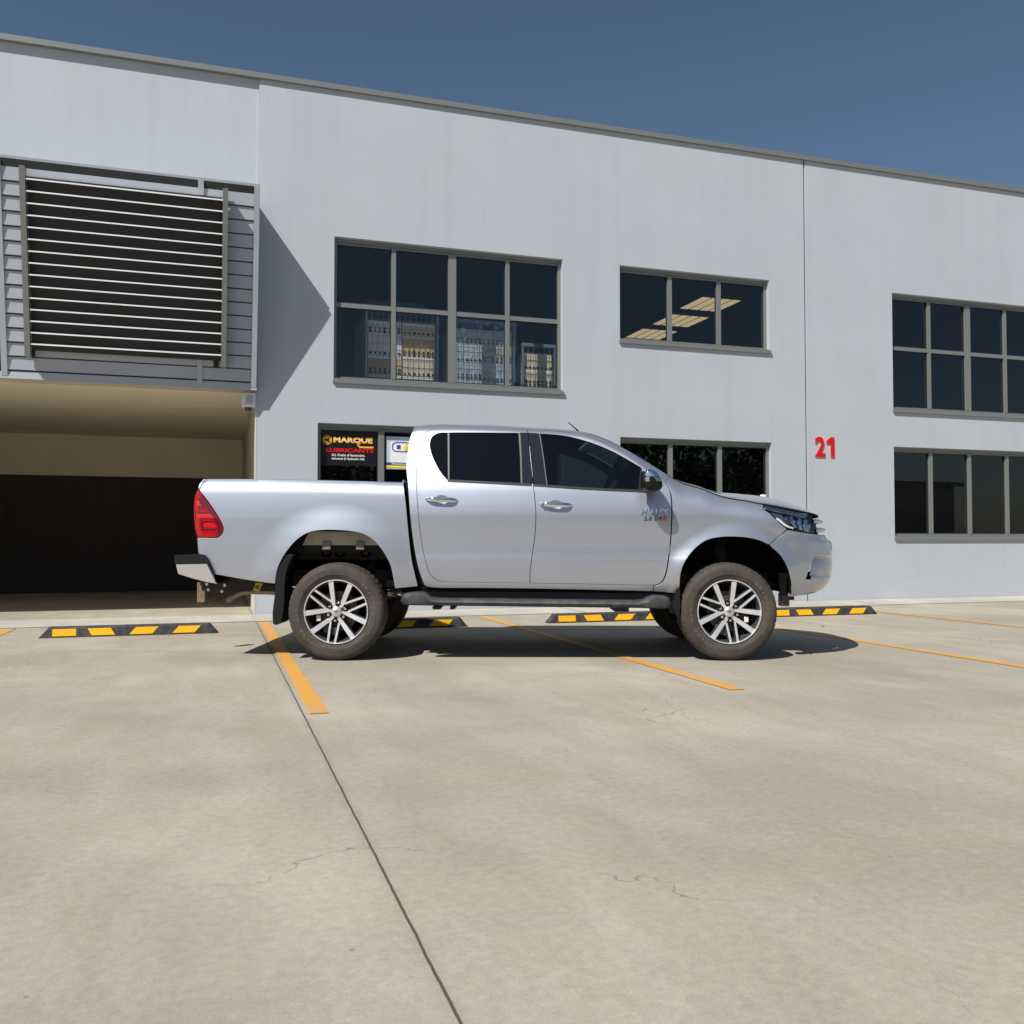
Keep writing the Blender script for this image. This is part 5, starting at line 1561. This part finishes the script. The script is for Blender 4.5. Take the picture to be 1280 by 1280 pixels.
ARR = [(344, 731), (347.8, 706.9), (355.6, 692.8), (368, 677.2), (380.6, 667.6), (392, 663.6), (404, 662.2), (418.8, 662.2), (435, 663.2), (449.7, 665.8), (461, 670.6), (470.8, 678.9), (480.6, 692), (487.7, 706), (491.2, 721.6), (493, 736)]
arch(ARF, .885, .42, .012, "dark_inner", "wheel_arch_liner")
arch(ARR, .895, .50, .012, "chassis_black", "wheel_arch_liner")
# pressed metal of the tray's underside, chassis rail and brackets seen in the rear arch
def pxbox(px0, px1, py0, py1, Y0, Y1, m, nm, parent=None, bev=.003, both=True):
    x0, z1 = at_depth(px0, py0, Y0); x1, z0 = at_depth(px1, py1, Y0)
    q = MB(); q.box(x0, x1, Y0 - TY, Y1 - TY, z0, z1, bev); o = q.build(nm, m, parent or truck)
    if both: mirror_copy(o, truck)
    return o
Yt = 7.285
x0_, z0_ = at_depth(383, 664, Yt); x1_, z1_ = at_depth(470, 681, Yt)
q = MB(); q.prism([(x0_ + .02, z0_), (x1_ - .10, z0_), (x1_ - .02, z0_ - .04), (x1_ + .02, z1_), (x0_ - .03, z1_)], Yt - TY, Yt - TY + .03, lambda x, z, y: (x, y, z)); o = q.build("tub_panel", "tub_beige", truck); mirror_copy(o, truck)
for a_, b_2 in ((403, 413), (445, 455)):
    pxbox(a_, b_2, 676.5, 686.5, Yt - .02, Yt + .0, "bracket_grey", "mount_bracket")
pxbox(372, 486, 688.5, 699, 7.50, 7.56, "chassis_black", "chassis_rail")
for cxp in (408, 425, 457):
    x, z = at_depth(cxp, 690, 7.50); q = MB(); q.lathe([(.0, .001), (-.01, .045), (.03, .05)], 20); q.v = [(a + x, b + 7.505 - TY, c + z) for a, b, c in q.v]; q.build("rubber_bush", "dark_inner", truck, smooth=True)
# leaf springs, axle, shock absorbers, engine and gearbox mass
for sg in (-1, 1):
    q = MB(); q.tube([(HXR - .62, sg * .56, .60), (HXR - .3, sg * .56, .50), (HXR, sg * .56, .46), (HXR + .35, sg * .56, .48), (HXR + .72, sg * .56, .56)], .022, 8); q.build("leaf_spring", "chassis_black", truck, smooth=True)
    q = MB(); q.tube([(HXR + .12, sg * .52, .42), (HXR + .25, sg * .50, .85)], [.03, .035], 10); q.build("shock_absorber", "chassis_black", truck, smooth=True)
    q = MB(); q.tube([(HXF + .02, sg * .60, .45), (HXF, sg * .55, .95)], [.05, .06], 12); q.build("shock_absorber", "chassis_black", truck, smooth=True)
    q = MB(); q.box(-2.30, 2.25, sg * .42 - .04, sg * .42 + .04, .56, .68, .01); q.build("chassis_rail", "chassis_black", truck)
for hx in (HXR, HXF):
    q = MB(); q.tube([(hx, -.74, HUBZ), (hx, .74, HUBZ)], .042, 14); b_ = bmesh.new(); bmesh.ops.create_uvsphere(b_, u_segments=20, v_segments=12, radius=.14); q.bm(b_, Matrix.Translation((hx, .12, HUBZ + .02))); q.build("axle", "chassis_black", truck, smooth=True)
q = MB(); q.box(.9, 1.9, -.30, .30, .50, 1.05, .05); q.box(-.2, .9, -.18, .18, .50, .72, .04); q.build("engine", "chassis_black", truck)
q = MB(); q.box(-1.0, 1.15, -.80, .80, .575, .62); q.box(xa + .1, xb, -.50, .50, .70, .80); q.box(HXF - .42, HXF + .42, -.41, .41, .70, 1.12); q.box(HXF + .43, 2.46, -.55, .55, .60, 1.10); q.build("underbody", "dark_inner", truck)
# dark sill below the doors
for sg in (-1, 1):
    q = MB(); ys = sorted((sg * .845, sg * .80)); x0s = at_depth(527, 740, 7.25)[0]; x1s = at_depth(838, 740, 7.25)[0]
    q.box(x0s, x1s, ys[0], ys[1], .475, .585)
    q.build("sill_cover", "dark_inner", truck)
# dark sheet standing in for the shade in the gap between cab and tray
for sg in (-1, 1):
    q = MB()
    for i in range(4, 8):
        (a0, z0g), (a1g, z1g) = crail[i], crail[i + 1]
        q.add([(a0 + .004, sg * (W_side(a0, z0g) - .02), z0g), (a0 - .05, sg * (W_side(a0, z0g) - .05), z0g), (a1g - .05, sg * (W_side(a1g, z1g) - .05), z1g), (a1g + .004, sg * (W_side(a1g, z1g) - .02), z1g)], [(0, 1, 2, 3)])
    q.build("tray_gap_shade", "dark_inner", truck)

# ------------------------------------------------------------------ side steps
def side_step():
    Ys = 7.10
    st = []
    for px, yt, ybm, yo, yi in ((499.8, 748.0, 753.0, -.955, -.93), (501.0, 744.0, 755.2, -.975, -.90), (504.5, 741.8, 756.2, -.99, -.88), (513, 740.4, 756.6, -1.0, -.86), (526, 739.6, 756.8, -1.0, -.85), (531, 741.2, 756.9, -1.0, -.85), (538, 746.2, 757.0, -1.0, -.85), (548, 747.8, 757.2, -1.0, -.85), (600, 748.3, 757.6, -1.0, -.85), (660, 749.0, 758.4, -1.0, -.85), (730, 749.8, 759.2, -1.0, -.85), (796, 750.6, 760.0, -1.0, -.85), (806, 749.6, 760.3, -1.0, -.85), (814, 745.6, 760.5, -1.0, -.85), (820, 744.2, 760.6, -1.0, -.85), (832, 744.8, 760.8, -1.0, -.86), (837.5, 747.0, 760.2, -.99, -.88), (840, 751, 757.5, -.97, -.90)):
        x, zt = at_depth(px, yt, Ys); _, zb_ = at_depth(px, ybm, Ys); st.append((x, zt, zb_, yo, yi))
    q = MB(); vs = []
    for x, zt, zb_, yo, yi in st:
        m = (zt + zb_) / 2; h = zt - zb_
        vs += [(x, yi, zt), (x, yo + .030, zt), (x, yo + .008, zt - .012 * min(1, h / .05)), (x, yo, m), (x, yo + .012, zb_ + .010 * min(1, h / .05)), (x, yo + .04, zb_), (x, yi, zb_)]
    n = 7; fs = [(i * n + k, i * n + (k + 1) % n, (i + 1) * n + (k + 1) % n, (i + 1) * n + k) for i in range(len(st) - 1) for k in range(n)] + [tuple(range(n)), tuple((len(st) - 1) * n + k for k in range(n))]
    q.add(vs, fs); s = q.build("side_step", "step_plastic", truck, angle=45)
    for px, dw in ((545, 5), (565, 3), (778, 9)):
        q = MB(); x, z = at_depth(px, 760, Ys); k = dw * .00629
        q.box(x - k, x + k, -.96, -.60, z - (.030 if dw > 8 else .012), z + .012, .006)
        q.build("step_bracket", "chassis_black", s)
    mirror_copy(s, truck)
side_step()

# mud flaps
def flap(pts, y0, y1, nm):
    P = [at_depth(px, py, 7.19) for px, py in smooth_loop(pts, step=4)]
    for sg in (-1, 1):
        q = MB(); q.prism(P, sg * y0, sg * y1, lambda x, z, y: (x, y, z)); q.build(nm, "black_plastic", truck, angle=40)
flap([(355.5, 693.5), (348.6, 706.8), (345.4, 720), (343.4, 745), (340.9, 768), (341.6, 779.5, 1), (345.5, 780.8), (351.3, 777.6, 1), (354.4, 760), (355.4, 744), (356.4, 722), (361, 704), (367, 692, 1)], .915, .66, "mud_flap")
flap([(845.5, 741.4, 1), (850.2, 735, 1), (850.6, 752), (849.6, 770.5, 1), (841.8, 767.4, 1), (843.6, 754)], .90, .68, "mud_flap")
# small chassis block hanging behind the front bumper
pxbox(977, 987, 741.6, 757.5, 7.30, 7.40, "brake_metal", "bumper_bracket")
pxbox(986.5, 993, 744.6, 749.6, 7.34, 7.44, "chassis_black", "tow_eye")
pxbox(976, 983.5, 716, 744, 7.24, 7.30, "dark_inner", "splash_guard")

# ------------------------------------------------------------------ rear bumper, hitch, exhaust
def pp(px, py, Y=7.17): return at_depth(px, py, Y)
q = MB(); poly = [pp(219, 704.2), pp(259.2, 703.6), pp(271.2, 729.4), pp(255, 726.6), pp(240, 722.6), pp(222, 717)]
q.prism(poly, -.925, .925, lambda x, z, y: (x, y, z)); rb = q.build("rear_bumper", "chrome", truck)
b_ = rb.modifiers.new("bevel", 'BEVEL'); b_.width = .008; b_.segments = 3; b_.limit_method = 'ANGLE'
q = MB(); poly = [pp(218, 693.4), pp(248, 693.0), pp(255.4, 693.8), pp(259.2, 698.4), pp(262.8, 707), pp(266.6, 716.6), pp(264.9, 716.6), pp(260.2, 706.0), pp(258.8, 703.3), pp(218, 703.9)]
q.prism(poly, -.93, .93, lambda x, z, y: (x, y, z)); q.build("bumper_step_pad", "black_plastic", rb, angle=40)
q = MB(); poly = [pp(266, 717.6, 7.5), pp(330, 727, 7.5), pp(345, 732, 7.5), pp(345, 738, 7.5), pp(300, 739, 7.5), pp(290, 744, 7.5), pp(262, 741, 7.5), pp(250, 729, 7.5)]
q.prism(poly, -.62, -.59, lambda x, z, y: (x, y, z))
tb = q.build("tow_bar", "chassis_black", truck); mirror_copy(tb, truck)
q = MB(); x, z = pp(256, 732, 7.5); q.box(x - .03, x + .05, -.60, .60, z - .04, z + .04, .01); q.build("tow_bar_beam", "chassis_black", tb)
q = MB()
for px, py in ((278.4, 723.4), (281, 731), (277.4, 738.6), (258.5, 729.6), (260.4, 736.6)):
    x, z = pp(px, py, 7.47); k = len(q.v); q.lathe([(.0, .014), (-.008, .014), (-.010, .011), (-.010, .0005)], 6); q.v[k:] = [(a + x, b - .625, c + z) for a, b, c in q.v[k:]]
q.build("tow_bar_bolt", "bolt_zinc", tb)
q = MB(); x, z = pp(252.5, 740, 7.9); q.box(x - .034, x + .034, 7.87 - TY, 7.93 - TY, z - .085, z + .085, .008); q.build("hitch_mount", "rust_steel", tb)
q = MB(); pts_ = [pp(283.5, 749.8, 7.62), pp(294, 743.0, 7.62), pp(303, 739.0, 7.62), pp(315, 737.8, 7.62), pp(332, 738.2, 7.62), pp(352, 739, 7.62)]
q.tube([(x, 7.62 - TY, z) for x, z in pts_] + [(HXR + .3, 7.62 - TY, .50)], .030, 14, cap=False); q.tube([(x, 7.62 - TY, z) for x, z in pts_], .026, 14, cap=True); q.build("exhaust_pipe", "exhaust_steel", truck, smooth=True)
q = MB(); poly = [pp(319.8, 727.6, 7.42), pp(328, 728.6, 7.42), pp(323.4, 738.8, 7.42), pp(316.4, 737.8, 7.42)]; q.prism(poly, 7.42 - TY, 7.45 - TY, lambda x, z, y: (x, y, z)); ys_ = q.build("tie_down_bracket", "yellow_steel", truck)
q = MB(); x, z = pp(321.2, 733.8, 7.42); q.lathe([(.0, .014), (-.012, .014), (-.012, .0005)], 12); q.v = [(a + x, b + 7.42 - TY, c + z) for a, b, c in q.v]; q.build("bracket_bolt", "rust_steel", ys_)
# pipes and cables ahead of the rear tyre
q = MB()
for dz in (0, .02, .045): q.tube([(-1.0, -.70, .50 + dz), (-.93, -.74, .515 + dz), (-.86, -.78, .50 + dz * .4), (-.82, -.76, .47)], .006, 6)
q.build("brake_line", "exhaust_steel", truck, smooth=True)

# ------------------------------------------------------------------ cabin interior
q = MB()
x0i, x1i = at_depth(515, 640, 7.3)[0] + .03, at_depth(835, 640, 7.3)[0]
q.box(x0i, x1i, -.78, .78, .63, .70)
for sg in (-1, 1):
    ys = sorted((sg * .80, sg * .76)); q.box(x0i, x1i, ys[0], ys[1], .70, 1.355)
q.box(x0i, x0i + .02, -.72, .72, .70, 1.40)
q.box(.98, x1i + .05, -.76, .76, .70, 1.37)
q.build("cabin_lining", "seat_cloth", truck)
q = MB(); q.grid(lambda u, v: (xr0 + .05 + (xr1 - xr0 - .08) * u, (2 * v - 1) * .60, rail_cab(xr0 + .05 + (xr1 - xr0 - .08) * u) - .05), 12, 4); q.build("headlining", "seat_cloth", truck, smooth=True)
def seat(x, y, wd):
    q = MB(); q.box(x - .05, x + .45, y - wd, y + wd, .72, .98, .05)
    b_ = MB(); b_.box(-.07, .07, -wd, wd, 0, .60, .05); b_.v = [(a * 1 + x - .06 - c * .28, b + y, c + .95) for a, b, c in b_.v]; q.add(b_.v, b_.f)
    for hy in ([y] if wd < .4 else [y - .38, y + .38]):
        b_ = MB(); b_.box(-.05, .05, -.13, .13, 0, .17, .04); b_.v = [(a + x - .25, b + hy, c + 1.58) for a, b, c in b_.v]; q.add(b_.v, b_.f)
    return q.build("seat", "seat_cloth", truck, smooth=False)
seat(.15, -.38, .25); seat(.15, .38, .25); seat(-.36, 0, .62)
q = MB(); N_ = 28; vs = []
cxw, czw = at_depth(768, 588, 7.72)
for k in range(N_):
    t = 2 * math.pi * k / N_
    for j in range(8):
        p_ = 2 * math.pi * j / 8; rr = .185 + .016 * math.cos(p_); h = .016 * math.sin(p_)
        v = Vector((h, rr * math.cos(t), rr * math.sin(t))); v.rotate(Matrix.Rotation(R(25), 3, 'Y')); vs.append(v + Vector((cxw, -.38, czw)))
q.add(vs, [(k * 8 + j, k * 8 + (j + 1) % 8, ((k + 1) % N_) * 8 + (j + 1) % 8, ((k + 1) % N_) * 8 + j) for k in range(N_) for j in range(8)])
b_ = MB(); b_.box(-.02, .02, -.17, .17, -.04, .03, .01); b_.v = [(a + cxw, b - .38, c + czw) for a, b, c in b_.v]; q.add(b_.v, b_.f)
q.tube([(cxw, -.38, czw), (cxw + .35, -.38, czw - .18)], .04, 10)
q.build("steering_wheel", "seat_cloth", truck, smooth=True)
q = MB(); q.box(.62, .66, -.12, .12, 1.66, 1.73, .01); q.build("rear_view_mirror", "seat_cloth", truck)
